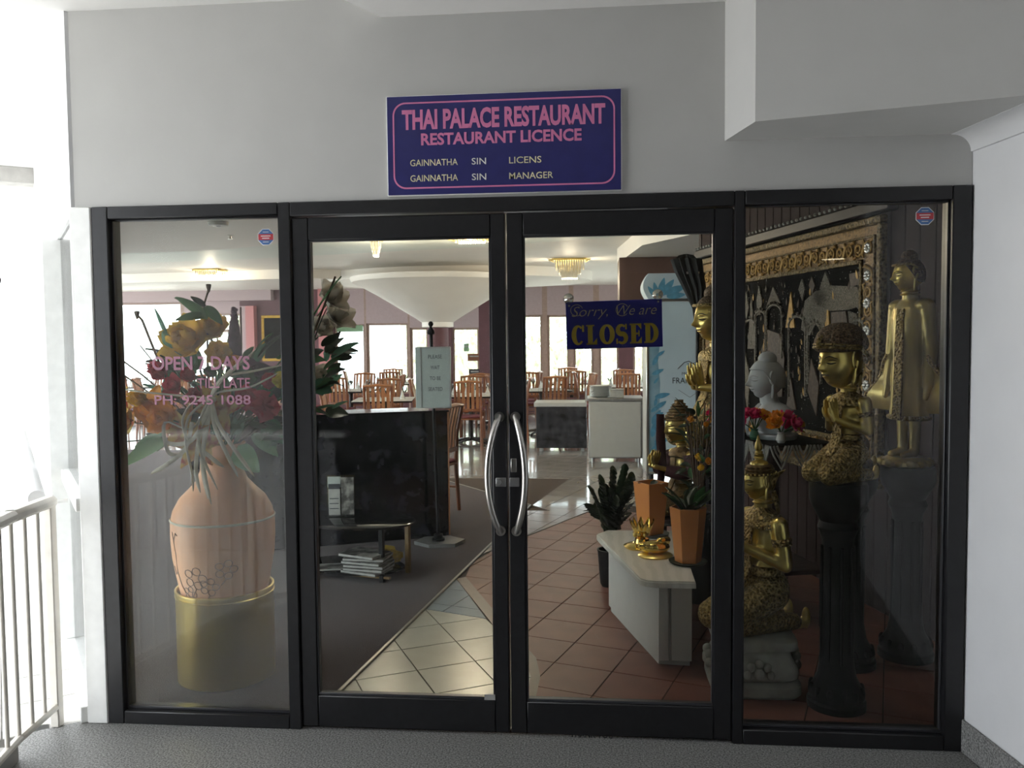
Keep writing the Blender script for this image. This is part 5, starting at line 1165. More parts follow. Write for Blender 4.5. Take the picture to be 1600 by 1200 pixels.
# ================================================================== DRINKS FRIDGE AND SERVICE UNITS
fx0 = vp(1010, 600, 6.0).x; fz = 2.02
fg = thing('drinks_fridge', 'blue and white upright drinks fridge with leaf graphics behind the console', 'fridge', (fx0, 6.0, 0))
FW = 0.72
build(MB().box((0, 0.04, 0.10), (FW, 0.66, fz), None, .01), 'cabinet', 'cab_grey', fg)
for x in (.06, FW - .06):
    for y in (.1, .6): build(MB().lathe([(.025, 0), (.025, .10)], (x, y, 0), 12), 'foot', 'black_lacquer', fg)
for a in ((0, .028, .10, fz), (FW - .028, FW, .10, fz), (.028, FW - .028, .10, .13), (.028, FW - .028, fz - .03, fz)): build(MB().box((a[0], 0, a[2]), (a[1], 0.04, a[3]), None, .005), 'door_frame', 'steel', fg)
build(MB().box((.028, .012, .13), (FW - .028, .04, fz - .03)), 'door_panel', 'fridge_pale', fg)
pn = [(.028, .13), (.16, .13), (.155, .45), (.14, .8), (.15, 1.1), (.125, 1.35), (.16, 1.62), (.13, 1.8), (.16, fz - .03), (.028, fz - .03)]
build(MB().prism(pn, 0, .002, Matrix(((1, 0, 0, 0), (0, 0, -1, .012), (0, 1, 0, 0), (0, 0, 0, 1)))), 'blue_edge', 'fridge_blue', fg)
rr = random.Random(5)
lf = MB(); vs, fs = grid_petal(.2, .035, 0, 0, 8, .85); lfm = MB().add(vs, fs).mesh('printed_leaf', None, 0)
def pleaf(x, z, ang, s=1.0): o = link('printed_leaf', lfm, 'leaf_print', fg); o.matrix_local = Matrix.Translation((x, .008, z)) @ Matrix.Rotation(-ang, 4, 'Y') @ Matrix.Rotation(PI / 2, 4, 'X') @ Matrix.Scale(s, 4)
for k in range(16): pleaf(.05 + rr.uniform(0, .06), .18 + k * .05 + rr.uniform(-.03, .03), rr.uniform(.2, 1.4), rr.uniform(.5, .9))
for k in range(8): pleaf(.06 + rr.uniform(0, .06), 1.1 + k * .1, rr.uniform(.2, 1.4), rr.uniform(.4, .7))
def ft(body, z, w, h): o = link('lettering', text_mesh(body, w, h, 0, 0, .0006), 'letter_dark', fg); o.matrix_local = Matrix.Translation((vp(1078, 590, 6.0).x - fx0, .010, z))
ft('MOUNT', vp(1078, 586, 6.0).z, .17, .034); ft('FRANKLIN', vp(1078, 599, 6.0).z, .37, .066)
cx = vp(1078, 590, 6.0).x - fx0; cz = vp(1078, 575, 6.0).z
build(MB().tube([(cx - .13, .010, cz - .01), (cx - .06, .010, cz + .06), (cx - .01, .010, cz + .075), (cx + .03, .010, cz + .05), (cx + .06, .010, cz + .06), (cx + .14, .010, cz - .02)], .004, 6), 'mountain_line', 'letter_dark', fg)
build(MB().tube([(cx - .03, .010, cz + .05), (cx + .0, .010, cz + .035), (cx + .03, .010, cz + .02)], .003, 6), 'mountain_line', 'letter_dark', fg)
build(MB().tube([(cx - .12, .010, cz - .24), (cx - .0, .010, cz - .32), (cx + .12, .010, cz - .24)], .002, 6), 'mountain_line', 'letter_dark', fg)
hz0, hz1 = fz + .005, vp(1030, 427, 6.0).z
hd = [(FW, hz0), (FW, hz1), (.02, hz1)] + [(.02 - .055 * math.sin(PI * k / 8), hz1 - (hz1 - hz0) * k / 8) for k in range(1, 8)] + [(.02, hz0)]
build(MB().prism(hd, 0, .5, Matrix(((1, 0, 0, 0), (0, 0, 1, .005), (0, 1, 0, 0), (0, 0, 0, 1)))), 'header', 'fridge_pale', fg)
for x, z, a, s in ((.14, .03, 1.3, 1.0), (.16, .03, .9, 1.1), (.2, .05, .35, 1.2), (.12, .02, 1.8, .8), (.22, .02, .1, 1.0), (.1, .02, 2.2, .7)):
    o = link('printed_leaf', lfm, 'leaf_print', fg); o.matrix_local = Matrix.Translation((x, .002, hz0 + z)) @ Matrix.Rotation(-a, 4, 'Y') @ Matrix.Rotation(PI / 2, 4, 'X') @ Matrix.Scale(s, 4)
# pale service cabinet
c1 = vp(920, 700, 7.5).x; c2 = vp(1005, 700, 7.5).x
sv = thing('service_cabinet', 'pale grey service cabinet with flush door beside the fridge', 'cabinet', (c1, 7.5, 0)); w = c2 - c1
build(MB().box((0, .02, .06), (w, .55, .80), None, .006), 'body', 'steel_dull', sv); build(MB().box((.012, 0, .075), (w - .03, .02, .79), None, .004), 'door', 'cab_grey', sv); build(MB().box((-.02, -.01, .80), (w + .01, .56, .835), None, .006), 'worktop', 'steel_dull', sv)
for x in (.05, w - .05):
    for y in (.06, .5): build(MB().lathe([(.018, 0), (.018, .06)], (x, y, 0), 10), 'foot', 'steel_dull', sv)
# dark glossy counter
e1 = vp(838, 690, 8.6).x; e2 = vp(917, 690, 8.6).x; w = e2 - e1
dc = thing('dark_counter', 'black glossy side counter with a pale rim left of the grey cabinet', 'counter', (e1, 8.6, 0))
build(MB().box((0, 0, .05), (w, .5, .64), None, .006), 'body', 'cab_dark', dc); build(MB().box((-.03, -.03, .64), (w, .53, .70), None, .006), 'top', 'cab_grey', dc)
for x in (.06, w - .06):
    for y in (.06, .44): build(MB().box((x - .02, y - .02, 0), (x + .02, y + .02, .05)), 'leg', 'steel_dull', dc)
build(MB().box((0, .46, .70), (w, .466, .88)), 'glass_screen', 'thin_glass', dc); build(MB().box((w - .02, -.01, .70), (w, .5, .90), None, .004), 'end_post', 'cab_grey', dc)
ORD = ['bottom plate', 'second plate from the bottom', 'third plate from the bottom', 'fourth plate from the bottom', 'fifth plate from the bottom', 'fifth plate from the top', 'fourth plate from the top', 'third plate from the top', 'second plate from the top', 'top plate']
for k in range(10):
    t = thing('plate', ORD[k] + ' of the white stack on the grey cabinet', 'plate', (c1 + .16, 7.78, .836 + .014 * k), 0, 'stacked plates on the service cabinet'); build(MB().lathe([(.07, 0), (.10, .004), (.15, .018), (.152, .022), (.10, .009), (.02, .006)], (0, 0, 0), 24), 'dish', 'porcelain', t); build(MB().lathe([(.06, -.001), (.065, .003)], (0, 0, 0), 20), 'foot_ring', 'porcelain', t)
t = thing('cutlery_box', 'small cream box on the grey service cabinet in front of the plates', 'box', (c1 + .36, 7.62, .836)); build(MB().box((-.09, -.06, 0), (.09, .06, .10), None, .006), 'box', 'paper', t); build(MB().box((-.092, -.062, .10), (.092, .062, .112), None, .003), 'lid', 'cab_grey', t)

# ================================================================== LEFT SIDE
# black reception screen
r0 = Vector((-1.158, 3.41, 0)); l0 = Vector((-2.95, 2.65, 0)); dv = l0 - r0
rs = thing('reception_screen', 'wide black polished stone reception screen', 'screen', r0, math.atan2(dv.y, dv.x))
Ls = dv.length
build(MB().box((0, -.30, .02), (Ls, .04, 1.02), None, .004), 'panel', 'black_granite', rs); build(MB().box((-.012, -.32, 1.02), (Ls, .055, 1.035), None, .003), 'top_edge', 'black_gloss', rs); build(MB().box((-.012, -.02, .02), (-.001, .04, 1.02), None, .002), 'wood_edge', 'chair_wood_light', rs); build(MB().box((.02, -.28, 0), (Ls, .02, .02)), 'kick', 'black_lacquer', rs)
# wait-to-be-seated stand
ss = thing('sign_stand', 'grey please-wait-to-be-seated sign on a black post with a stone base', 'sign', (-1.175, 3.13, 0), .06)
build(MB().prism([(.20 * math.cos(k * PI / 3 + .2), .16 * math.sin(k * PI / 3 + .2)) for k in range(6)], 0.008, .035), 'base', 'stand_stone', ss)
build(MB().lathe([(.05, .035), (.05, .05), (.035, .055), (.035, .085), (.02, .09)], (-.01, 0, 0), 20), 'collar', 'black_lacquer', ss)
build(MB().tube([(-.01, 0, .08), (-.045, 0, 1.66)], .013, 12), 'post', 'black_lacquer', ss)
build(MB().lathe([(.022, 0), (.03, .01), (.026, .03), (.012, .05), (.010, .06), (.02, .075), (.02, .085), (.01, .10), (.0, .102)], (-.045, 0, 1.64), 16), 'finial', 'black_lacquer', ss)
Mb = Matrix.Rotation(0.03, 4, 'Y')
build(MB().box((-.165, -.03, 1.07), (.105, .03, 1.545), None, .004), 'board', 'board_grey', ss)
for a in ((-.125, -.120, 1.075, 1.54), (.095, .105, 1.075, 1.54), (-.125, .105, 1.072, 1.08), (-.125, .105, 1.535, 1.543)): build(MB().box((a[0], -.036, a[2]), (a[1], -.028, a[3])), 'board_frame', 'steel_dull', ss)
for k, (tx, w) in enumerate((('PLEASE', .105), ('WAIT', .07), ('TO BE', .085), ('SEATED', .11), ('THANK YOU', .17))):
    o = link('lettering', text_mesh(tx, w, .030, 0, .0, .0006), 'letter_dark', ss); o.matrix_local = Matrix.Translation((-.012, -.031, 1.455 - k * .083))
# coffee table
ct = thing('coffee_table', 'oval black glass coffee table with gold wood legs by the reception screen', 'table', (-1.62, 2.30, 0), -.25)
build(MB().lathe([(.44, .362), (.45, .366), (.45, .376), (.44, .380)], (0, 0, 0), 44, sy=.66), 'top', 'black_gloss', ct)
build(MB().lathe([(.36, .045), (.37, .05), (.37, .06), (.36, .064)], (0, 0, 0), 40, sy=.62), 'shelf', 'black_gloss', ct)
for k, (x, y) in enumerate(((.36, .10), (-.36, .10), (.30, -.16), (-.16, -.235))):
    build(MB().box((x - .016, y - .016, 0), (x + .016, y + .016, .362), None, .003), 'leg', 'gold_wood' if k == 0 else 'black_lacquer', ct)
for y in (.10, -.16): build(MB().box((-.36, y - .012, .03), (.36, y + .012, .045), None, .003), 'stretcher', 'gold_wood', ct)
Mc = WM[ct.name]; lh_ = gp(531, 808, .38)
lh = thing('leaflet_holder', 'clear leaflet holder with pale brochures on the black coffee table', 'holder', (lh_.x, lh_.y + .03, .381), .12)
build(MB().box((-.095, -.03, 0), (.095, .03, .006), None, .002), 'foot', 'thin_glass', lh); build(MB().box((-.095, .012, .006), (.095, .016, .285)), 'back_plate', 'thin_glass', lh); build(MB().box((-.085, .003, .008), (-.005, .010, .19), None, .001), 'brochure', 'paper', lh); build(MB().box((.002, .004, .008), (.09, .011, .27), None, .001), 'brochure', 'paper_dark', lh)
build(MB().box((-.085, .0, .19), (-.005, .006, .225), None, .001), 'card', 'letter_dark', lh); build(MB().box((-.090, .006, .20), (.0, .012, .275), None, .001), 'brochure', 'board_grey', lh)
for k in range(3): build(MB().box((-.078, .0015, .05 + k * .035), (-.015, .003, .056 + k * .035)), 'print_line', 'letter_dark', lh)
mg = gp(570, 895, .07)
rr = random.Random(9); mls = ['bottom magazine of the pile under the coffee table', 'second magazine from the bottom of the pile', 'middle magazine of the pile under the coffee table', 'thick magazine above the middle of the pile', 'second magazine from the top of the pile', 'top magazine of the pile with a dark cover']
for k in range(6):
    t = thing('magazine', mls[k], 'magazine', (mg.x + rr.uniform(-.02, .02), mg.y + .06 + rr.uniform(-.01, .01), .065 + k * .022), -.2 + rr.uniform(-.25, .25), 'magazines under the coffee table')
    build(MB().box((-.14, -.10, .003), (.14, .10, .017), None, .002), 'pages', 'paper', t); build(MB().box((-.142, -.102, .017), (.142, .102, .0195), None, .001), 'cover', 'paper_dark', t); build(MB().box((-.142, -.102, 0), (.142, .102, .003), None, .001), 'back_cover', 'paper_dark', t)
t = thing('magazine', 'white illustrated leaflet lying left of the magazine pile', 'magazine', (mg.x - .26, mg.y + .13, .066), .25, 'magazines under the coffee table'); build(MB().box((-.11, -.08, 0), (.11, .08, .008), None, .002), 'pages', 'paper', t); build(MB().box((-.09, -.06, .008), (.09, .05, .0095)), 'cover', 'paper_dark', t)
t = thing('yellow_bag', 'crumpled yellow paper bag behind the magazine pile', 'bag', (mg.x + .09, mg.y + .25, .065), .3); bq_ = MB().sphere((0, 0, .05), (.11, .06, .05), 14, 8)
for i, v_ in enumerate(bq_.v): bq_.v[i] = v_ + Vector((rr.uniform(-.012, .012), rr.uniform(-.012, .012), rr.uniform(-.01, .01)))
build(bq_, 'body', 'paper_yellow', t, smooth=0); build(MB().strip([(-.06, 0, .09), (0, .01, .10), (.06, 0, .09)], [(-.05, .01, .125), (0, 0, .13), (.05, -.01, .12)], .004, (0, 1, 0)), 'folded_mouth', 'paper_yellow', t)

# brass pot, vase and flower arrangement
VC = Vector((vp(350, 850, .515).x, .515, 0))
bp = thing('brass_pot', 'tall brass cylinder pot holding the peach vase', 'pot', VC + Vector((0, 0, .007)))
R_ = .222
build(MB().lathe([(R_ - .01, 0), (R_, .006), (R_, .415), (R_ + .004, .42), (R_ + .004, .432), (R_ - .004, .434), (R_ - .008, .43), (R_ - .008, .02), (.0, .018)], (0, 0, 0), 56, cap=False), 'shell', 'brass', bp)
build(MB().lathe([(R_ + .001, .40), (R_ + .005, .404), (R_ + .001, .408)], (0, 0, 0), 56, cap=False), 'rim_band', 'brass', bp)
vz = thing('vase', 'large peach ceramic vase with line-drawn flowers standing in the brass pot', 'vase', VC + Vector((0, 0, .03)))
vpr = [(.15, 0), (.165, .02), (.185, .30), (.200, .40), (.216, .48), (.230, .56), (.236, .64), (.236, .72), (.225, .78), (.195, .835), (.15, .88), (.115, .92), (.098, .965), (.094, 1.02), (.100, 1.07), (.112, 1.09), (.108, 1.092), (.09, 1.06), (.088, 1.0)]
def rs_(z): # radius at height
    for (ra, za), (rb_, zb_) in zip(vpr[:-1], vpr[1:]):
        if za <= z <= zb_: return ra + (rb_ - ra) * (z - za) / (zb_ - za)
    return .2
build(MB().lathe(vpr, (0, 0, 0), 56, cap=False), 'body', 'peach_ceramic', vz); build(MB().lathe([(.237, .735), (.240, .74), (.236, .746)], (0, 0, 0), 56, cap=False), 'ring_line', 'raffia', vz)
def surf_line(pts, r=.0022):                          # (angle, z) drawn on the vase
    build(MB().tube([((rs_(z) + .001) * math.cos(a), (rs_(z) + .001) * math.sin(a), z) for a, z in pts], r, 6), 'drawn_line', 'vase_line', vz)
A0 = -PI / 2 - .45
surf_line([(A0 - .35, .70), (A0 - .28, .66), (A0 - .22, .60), (A0 - .26, .52), (A0 - .2, .46), (A0 - .1, .42)]); surf_line([(A0 - .28, .66), (A0 - .2, .70), (A0 - .14, .69)]); surf_line([(A0 - .26, .52), (A0 - .36, .5), (A0 - .4, .54)])
for fx, fzz, s in ((A0 + .25, .50, .035), (A0 + .55, .46, .028), (A0 + .05, .42, .025), (A0 + .9, .54, .03)):
    for k in range(5):
        a = 2 * PI * k / 5; surf_line([(fx + (s * (1.0 * math.cos(a) + .55 * math.cos(b_))) / .2, fzz + s * (1.0 * math.sin(a) + .55 * math.sin(b_))) for b_ in [2 * PI * q / 8 for q in range(9)]], .0016)
    surf_line([(fx, fzz - s * 1.5), (fx - .1, fzz - s * 2.4)], .002)
fa = thing('flower_arrangement', 'large artificial flower arrangement with raffia ribbons in the peach vase', 'flowers', VC + Vector((0, 0, 1.06)))
neck = VC + Vector((0, 0, 1.06)); YV = .515
def stem_to(p, r=.004, m='leaf_green', bow=.05): mid = (neck + p) / 2 + Vector((0, 0, bow)); build(MB().tube([neck + Vector((0, 0, -.08)), neck + (mid - neck) * .5 + Vector((0, 0, .02)), mid, p], [r, r, r, r * .8], 6), 'stem', m, fa, True)
for px_, py_, Y, kind, m, r, sd3 in ((300, 540, .46, 'peony', 'petal_yellow', .115, 1), (338, 520, .50, 'peony', 'petal_yellow', .075, 2), (275, 555, .50, 'peony', 'petal_orange', .06, 3), (258, 585, .40, 'tulip', 'petal_red', .05, 1), (243, 640, .34, 'iris', 'petal_orange', .085, 1),
        (228, 625, .30, 'tulip', 'petal_yellow', .045, 2), (198, 640, .36, 'lily', 'petal_lily', .10, 1), (190, 690, .40, 'lily', 'petal_lily', .12, 2), (412, 640, .30, 'tulip', 'petal_rose', .085, 1), (275, 605, .34, 'peony', 'petal_red', .05, 4), (312, 620, .36, 'peony', 'petal_rose', .045, 5), (205, 660, .32, 'peony', 'petal_lily', .07, 6), (262, 655, .28, 'peony', 'petal_orange', .07, 2), (345, 555, .40, 'peony', 'petal_yellow', .06, 7), (385, 625, .34, 'peony', 'petal_red', .055, 8), (290, 670, .34, 'lily', 'petal_lily', .09, 5), (420, 600, .42, 'rose', 'petal_red', .06, 2), (437, 598, .35, 'tulip', 'petal_lemon', .05, 3),
        (318, 690, .32, 'lily', 'petal_lily', .11, 3), (345, 640, .30, 'lily', 'petal_lily', .10, 1), (372, 572, .42, 'rose', 'petal_orange', .05, 4), (515, 470, .62, 'magnolia', 'petal_white', .085, 1), (523, 500, .66, 'magnolia', 'petal_white', .08, 2), (500, 515, .60, 'magnolia', 'petal_white', .06, 3),
        (495, 590, .66, 'magnolia', 'petal_white', .06, 3), (300, 590, .30, 'rose', 'petal_red', .05, 5), (395, 585, .50, 'iris', 'petal_purple', .07, 2)):
    p = vp(px_, py_, Y); d = (p - neck) * .55; d.y -= .30; d.z = d.z * .5 + .04; put_flower(fa, kind, p, d, m, r * 1.25, sd3); stem_to(p - d.normalized() * .01)
# tall stems, buds and sticks
for pts, r in (([(325, 600), (324, 520), (318, 478), (326, 452)], .005), ([(262, 600), (240, 545), (222, 500), (214, 492)], .006), ([(262, 620), (225, 588), (180, 555)], .004), ([(258, 630), (225, 608), (180, 577)], .004), ([(255, 590), (235, 560), (219, 540)], .003), ([(378, 600), (377, 520), (376, 480)], .004), ([(470, 620), (490, 520), (524, 432)], .005)):
    P = [vp(x, y, .47) for x, y in pts]; build(MB().tube([neck] + P, [r] * (len(P) + 1), 6), 'stem', 'stem_brown', fa, True)
for (x, y), (x2, y2), kind, m, s in (((322, 500), (283, 458), 'broad', 'leaf_green', 1.2), ((321, 495), (276, 492), 'broad', 'leaf_green', 1.0), ((321, 480), (345, 500), 'broad', 'leaf_green', .9), ((320, 480), (300, 460), 'broad', 'leaf_dark', 1.0), ((262, 530), (243, 480), 'blade', 'leaf_teal', .8), ((275, 560), (258, 515), 'broad', 'leaf_teal', .9),
        ((485, 505), (526, 428), 'blade', 'leaf_green', 1.25), ((490, 540), (505, 480), 'blade', 'leaf_dark', 1.0), ((260, 690), (190, 715), 'broad', 'leaf_pale', 1.6), ((255, 680), (210, 690), 'broad', 'leaf_pale', 1.3), ((370, 700), (400, 735), 'round', 'leaf_pale', 1.4), ((395, 680), (432, 705), 'broad', 'leaf_pale', 1.3), ((415, 660), (440, 690), 'round', 'leaf_teal', 1.2),
        ((395, 560), (412, 515), 'broad', 'leaf_green', 1.0), ((405, 560), (435, 512), 'broad', 'leaf_dark', 1.1), ((490, 610), (520, 590), 'broad', 'leaf_dark', .8), ((490, 600), (515, 610), 'round', 'leaf_teal', .8), ((485, 560), (500, 545), 'round', 'leaf_dark', .8), ((300, 600), (290, 640), 'blade', 'leaf_teal', .9), ((240, 620), (275, 615), 'broad', 'leaf_dark', .9)):
    a = vp(x, y, .44); b_ = vp(x2, y2, .40); put_leaf(fa, kind, a, b_ - a, m, .7 if kind != 'round' else 1.1, (b_ - a).length / {'broad': .14, 'blade': .22, 'round': .11}[kind])
rr = random.Random(31)
for k in range(190):
    px_ = rr.uniform(255, 442) if k < 160 else rr.uniform(478, 525); py_ = rr.uniform(560, 690) if k < 160 else rr.uniform(540, 650); Y = rr.uniform(.40, .68); p = vp(px_, py_, Y); d = (p - neck).normalized() + Vector((rr.uniform(-.6, .6), rr.uniform(-.9, .2), rr.uniform(-.5, .4)))
    put_leaf(fa, 'broad' if k % 3 else 'round', p, d, ('leaf_dark', 'leaf_green', 'leaf_dark', 'leaf_teal')[k % 4], rr.uniform(-1, 1), rr.uniform(.6, 1.0))
# purple spike
pb_ = vp(366, 575, .45); pt_ = vp(366, 480, .45); ax_ = pt_ - pb_
build(MB().tube([pb_, pb_ + ax_ * .3, pb_ + ax_ * .7, pt_], [.034, .036, .022, .006], 12), 'flower_spike', 'petal_purple', fa, True)
bud = MB().sphere((0, 0, 0), (.011, .007, .009), 8, 6).mesh('bract')
for k in range(44): u = k / 44; a = k * 2.4; r = .036 * (1 - u * .85); o = link('bract', bud, 'petal_purple', fa); o.matrix_local = WM[fa.name].inverted() @ Matrix.Translation(pb_ + ax_ * u + Vector((r * math.cos(a), r * math.sin(a), 0)))
for (x, y) in ((214, 492), (326, 450)): build(MB().lathe([(.004, -.02), (.010, 0), (.013, .015), (.009, .018)], tuple(vp(x, y, .47)), 10), 'bud', 'stem_brown', fa, True)
# raffia ribbon
G0 = (330, 622); YR = .22
for pts in ([G0, (300, 630), (285, 660), (300, 690), (330, 640)], [G0, (318, 660), (296, 690), (262, 692), (256, 672)], [(300, 660), (290, 700), (262, 725), (236, 740)], [G0, (296, 650), (290, 690), (300, 740), (302, 768)], [G0, (312, 680), (306, 735), (313, 770)], [G0, (320, 670), (318, 730), (330, 788)], [G0, (325, 660), (316, 720), (325, 780)],
            [G0, (335, 665), (350, 700), (372, 745)], [G0, (340, 660), (365, 700), (397, 744)], [G0, (310, 690), (330, 715), (350, 730)], [G0, (300, 670), (258, 660), (262, 705), (280, 710)], [G0, (315, 650), (312, 700), (340, 765)], [G0, (350, 590), (395, 580), (440, 571)], [G0, (345, 612), (390, 605), (436, 582)], [G0, (280, 618), (220, 612), (180, 606)], [G0, (355, 585), (380, 565), (400, 545)], [G0, (340, 600), (372, 570), (392, 556)]):
    P = [vp(x, y, YR + .012 * math.sin(i * 2.1)) for i, (x, y) in enumerate(pts)]; Q = []
    for i in range(len(P) - 1):                        # smooth the strand
        p0, p1_, p2_, p3 = P[max(i - 1, 0)], P[i], P[i + 1], P[min(i + 2, len(P) - 1)]
        for k in range(5): u = k / 5; Q.append(.5 * ((2 * p1_) + (p2_ - p0) * u + (2 * p0 - 5 * p1_ + 4 * p2_ - p3) * u * u + (3 * p1_ - p0 - 3 * p2_ + p3) * u ** 3))
    Q.append(P[-1]); build(MB().tube(Q, [.0095] * (len(Q) - 3) + [.008, .005, .002], 8, flat=.45), 'raffia_strand', 'raffia', fa, True)
build(MB().sphere(vp(330, 624, YR), (.022, .02, .018), 12, 8), 'raffia_knot', 'raffia', fa, True); stem_to(vp(330, 624, YR + .015), .006, 'stem_brown')

# ================================================================== DINING ROOM
def make_chair():
    t = thing('dining_chair', 'x', 'chair', (0, 0, 0)); wd = 'chair_wood'
    build(MB().box((-.21, -.21, .435), (.21, .21, .46), None, .01), 'seat_board', wd, t); build(MB().box((-.195, -.20, .46), (.20, .20, .485), None, .012), 'cushion', 'seat_fabric', t)
    for y in (-.185, .185):
        build(MB().box((.165, y - .018, 0), (.20, y + .018, .435), None, .004), 'leg', wd, t)
        build(MB().tube([(-.22, y, 0), (-.19, y, .44), (-.21, y, .75), (-.265, y, 1.0)], [.018, .021, .019, .017], 8), 'back_leg', wd, t)
    build(MB().tube([(-.255, -.19, .985), (-.275, 0, 1.0), (-.255, .19, .985)], [.03, .036, .03], 8, flat=.55), 'top_rail', 'chair_wood_light', t)
    build(MB().box((-.215, -.18, .56), (-.185, .18, .60), None, .004), 'low_rail', wd, t)
    for k in range(5): y = -.135 + k * .0675; build(MB().strip([(-.20, y - .02, .59), (-.215, y - .021, .78), (-.262, y - .02, .985)], [(-.20, y + .02, .59), (-.215, y + .021, .78), (-.262, y + .02, .985)], .012, (1, 0, 0)), 'slat', 'chair_wood_light', t)
    for a in (((-.19, -.185, .22), (.18, -.185, .22)), ((-.19, .185, .22), (.18, .185, .22))): build(MB().tube(a, .011, 6), 'stretcher', wd, t)
    return t
def make_table():
    t = thing('dining_table', 'x', 'table', (0, 0, 0))
    build(MB().box((-.42, -.42, .72), (.42, .42, .745), None, .006), 'top', 'table_dark', t); build(MB().box((-.425, -.425, .745), (.425, .425, .750), None, .002), 'table_runner', 'table_cloth', t)
    build(MB().lathe([(.04, .05), (.035, .68), (.09, .70), (.09, .72)], (0, 0, 0), 14), 'column', 'table_dark', t)
    for k in range(4): a = PI / 2 * k + PI / 4; build(MB().tube([(0, 0, .07), (.18 * math.cos(a), .18 * math.sin(a), .05), (.34 * math.cos(a), .34 * math.sin(a), .018)], [.028, .024, .016], 8), 'foot', 'table_dark', t)
    return t
def make_glass():
    t = thing('wine_glass', 'x', 'glass', (0, 0, 0)); build(MB().lathe([(.032, 0), (.033, .003), (.005, .008), (.004, .075), (.012, .085), (.034, .115), (.038, .145), (.033, .175), (.031, .175), (.036, .145), (.03, .117), (.005, .09)], (0, 0, 0), 16, cap=False), 'bowl', 'thin_glass', t); return t
def make_setting():
    t = thing('folded_napkin', 'x', 'napkin', (0, 0, 0)); build(MB().lathe([(.045, 0), (.02, .07), (.004, .13)], (0, 0, 0), 8), 'cone', 'porcelain', t); build(MB().lathe([(.036, .022), (.034, .034)], (0, 0, 0), 12, cap=False), 'ring', 'steel_dull', t); return t
protoC, protoT, protoG, protoN = make_chair(), make_table(), make_glass(), make_setting(); used = {'c': 0, 't': 0, 'g': 0, 'n': 0}
def inst(key, proto, M, label, group):
    if used[key] == 0: o = proto; o.matrix_world = M; WM[o.name] = M
    else: o = copy_tree(proto, M)
    used[key] += 1; o['label'] = label; o['group'] = group; return o
TAB = [(600, 8.7, .15, 'dining table just behind the reception screen'), (548, 11.0, .0, 'table by the window left of the column'), (612, 13.3, .2, 'table at the wide window behind the column'),
       (735, 9.6, .1, 'dining table right of the sign stand'), (768, 12.3, -.1, 'far dining table at the maroon pier'), (846, 10.9, .3, 'dining table left of the dark counter'), (893, 13.2, .1, 'window dining table below the closed sign'),
       (978, 11.9, .0, 'dining table behind the stacked plates'), (300, 10.6, .2, 'dining table seen above the vase'), (222, 12.6, .0, 'dining table at the large left window'), (400, 9.2, -.2, 'dining table by the maroon wall')]
SIDE = {0: 'right', 1: 'far', 2: 'left', 3: 'near'}
for ti, (px_, Y, rz, nm) in enumerate(TAB):
    p = vp(px_, 600, Y); p.z = 0; z0 = 0.0 if not (ti == 0 or ti == 10) else 0.007
    p.z = 0.0; inst('t', protoT, moved(p, rz), 'dark pedestal ' + nm, 'dining tables')
    for k in range(4):
        a = rz + PI / 2 * k; q = p + Vector((math.cos(a), math.sin(a), 0)) * .66
        inst('c', protoC, moved(q, a + PI), 'wooden chair, %s side of the %s' % (SIDE[k], nm), 'slat-back dining chairs')
        g_ = p + Vector((math.cos(a + .25), math.sin(a + .25), 0)) * .30; g_.z = .7505; inst('g', protoG, moved(g_), 'wine glass, %s side of the %s' % (SIDE[k], nm), 'wine glasses')
        g_ = p + Vector((math.cos(a - .2), math.sin(a - .2), 0)) * .27; g_.z = .7505; inst('n', protoN, moved(g_), 'white napkin, %s side of the %s' % (SIDE[k], nm), 'napkins')
cp = vp(716, 720, 4.15); inst('c', protoC, moved((cp.x - .30, 4.30, .007), PI - .25), 'wooden slat-back waiting chair right of the reception screen', 'slat-back dining chairs')
for k, (a, b_, y0, y1, m) in enumerate(((724, 732, 537, 549, 'valance_green'), (730, 750, 553, 564, 'chair_wood'), (732, 750, 577, 588, 'cab_dark'))):
    p = vp((a + b_) / 2, y1, YB - .03); w = vp(b_, y1, YB - .03).x - vp(a, y1, YB - .03).x; h = vp(a, y0, YB - .03).z - p.z
    t = thing('notice_card', ['small green notice card stuck on the far window', 'brown notice card stuck on the far window', 'dark notice card low on the far window'][k], 'notice', (p.x, YB + .055, p.z)); build(MB().box((-w / 2, -.004, 0), (w / 2, 0, h)), 'card', m, t); build(MB().box((-w * .35, -.0055, h * .55), (w * .35, -.004, h * .75)), 'print', 'paper', t)

# chandeliers and ceiling fittings
def chandelier(label, loc, w, d, h, energy, rows=3):
    t = thing('chandelier', label, 'chandelier', loc)
    build(MB().box((-w / 2, -d / 2, -.025), (w / 2, d / 2, -.001), None, .006), 'gold_frame', 'brass', t)
    for s in (-1, 1): build(MB().tube([(s * w / 2, -d / 2, -.02), (s * w * .62, -d * .2, -.015), (s * w / 2, d / 2, -.02)], .012, 8), 'frame_wing', 'brass', t)
    cr = MB().lathe([(.004, 0), (.011, -.012), (.011, -h * .42), (.003, -h * .5)], (0, 0, 0), 6).mesh('crystal')
    n = int(w / .036)
    for r in range(rows):
        k_ = 1 - r * .22
        for i in range(n):
            x = (-.5 + (i + .5) / n) * w * .92 * k_
            for y in (-d * .42 * k_, d * .42 * k_): link('crystal', cr, 'crystal', t, Matrix.Translation((x, y, -.025 - r * h * .27)))
    ld = bpy.data.lights.new('chandelier_fill', 'POINT'); ld.energy = energy; ld.color = (1.0, .82, .60); ld.shadow_soft_size = .06  # point light added under the crystals to brighten the ceiling
    lo_ = bpy.data.objects.new('chandelier_fill', ld); COL.objects.link(lo_); lo_.parent = t; lo_.location = (0, 0, -h - .06)
    return t
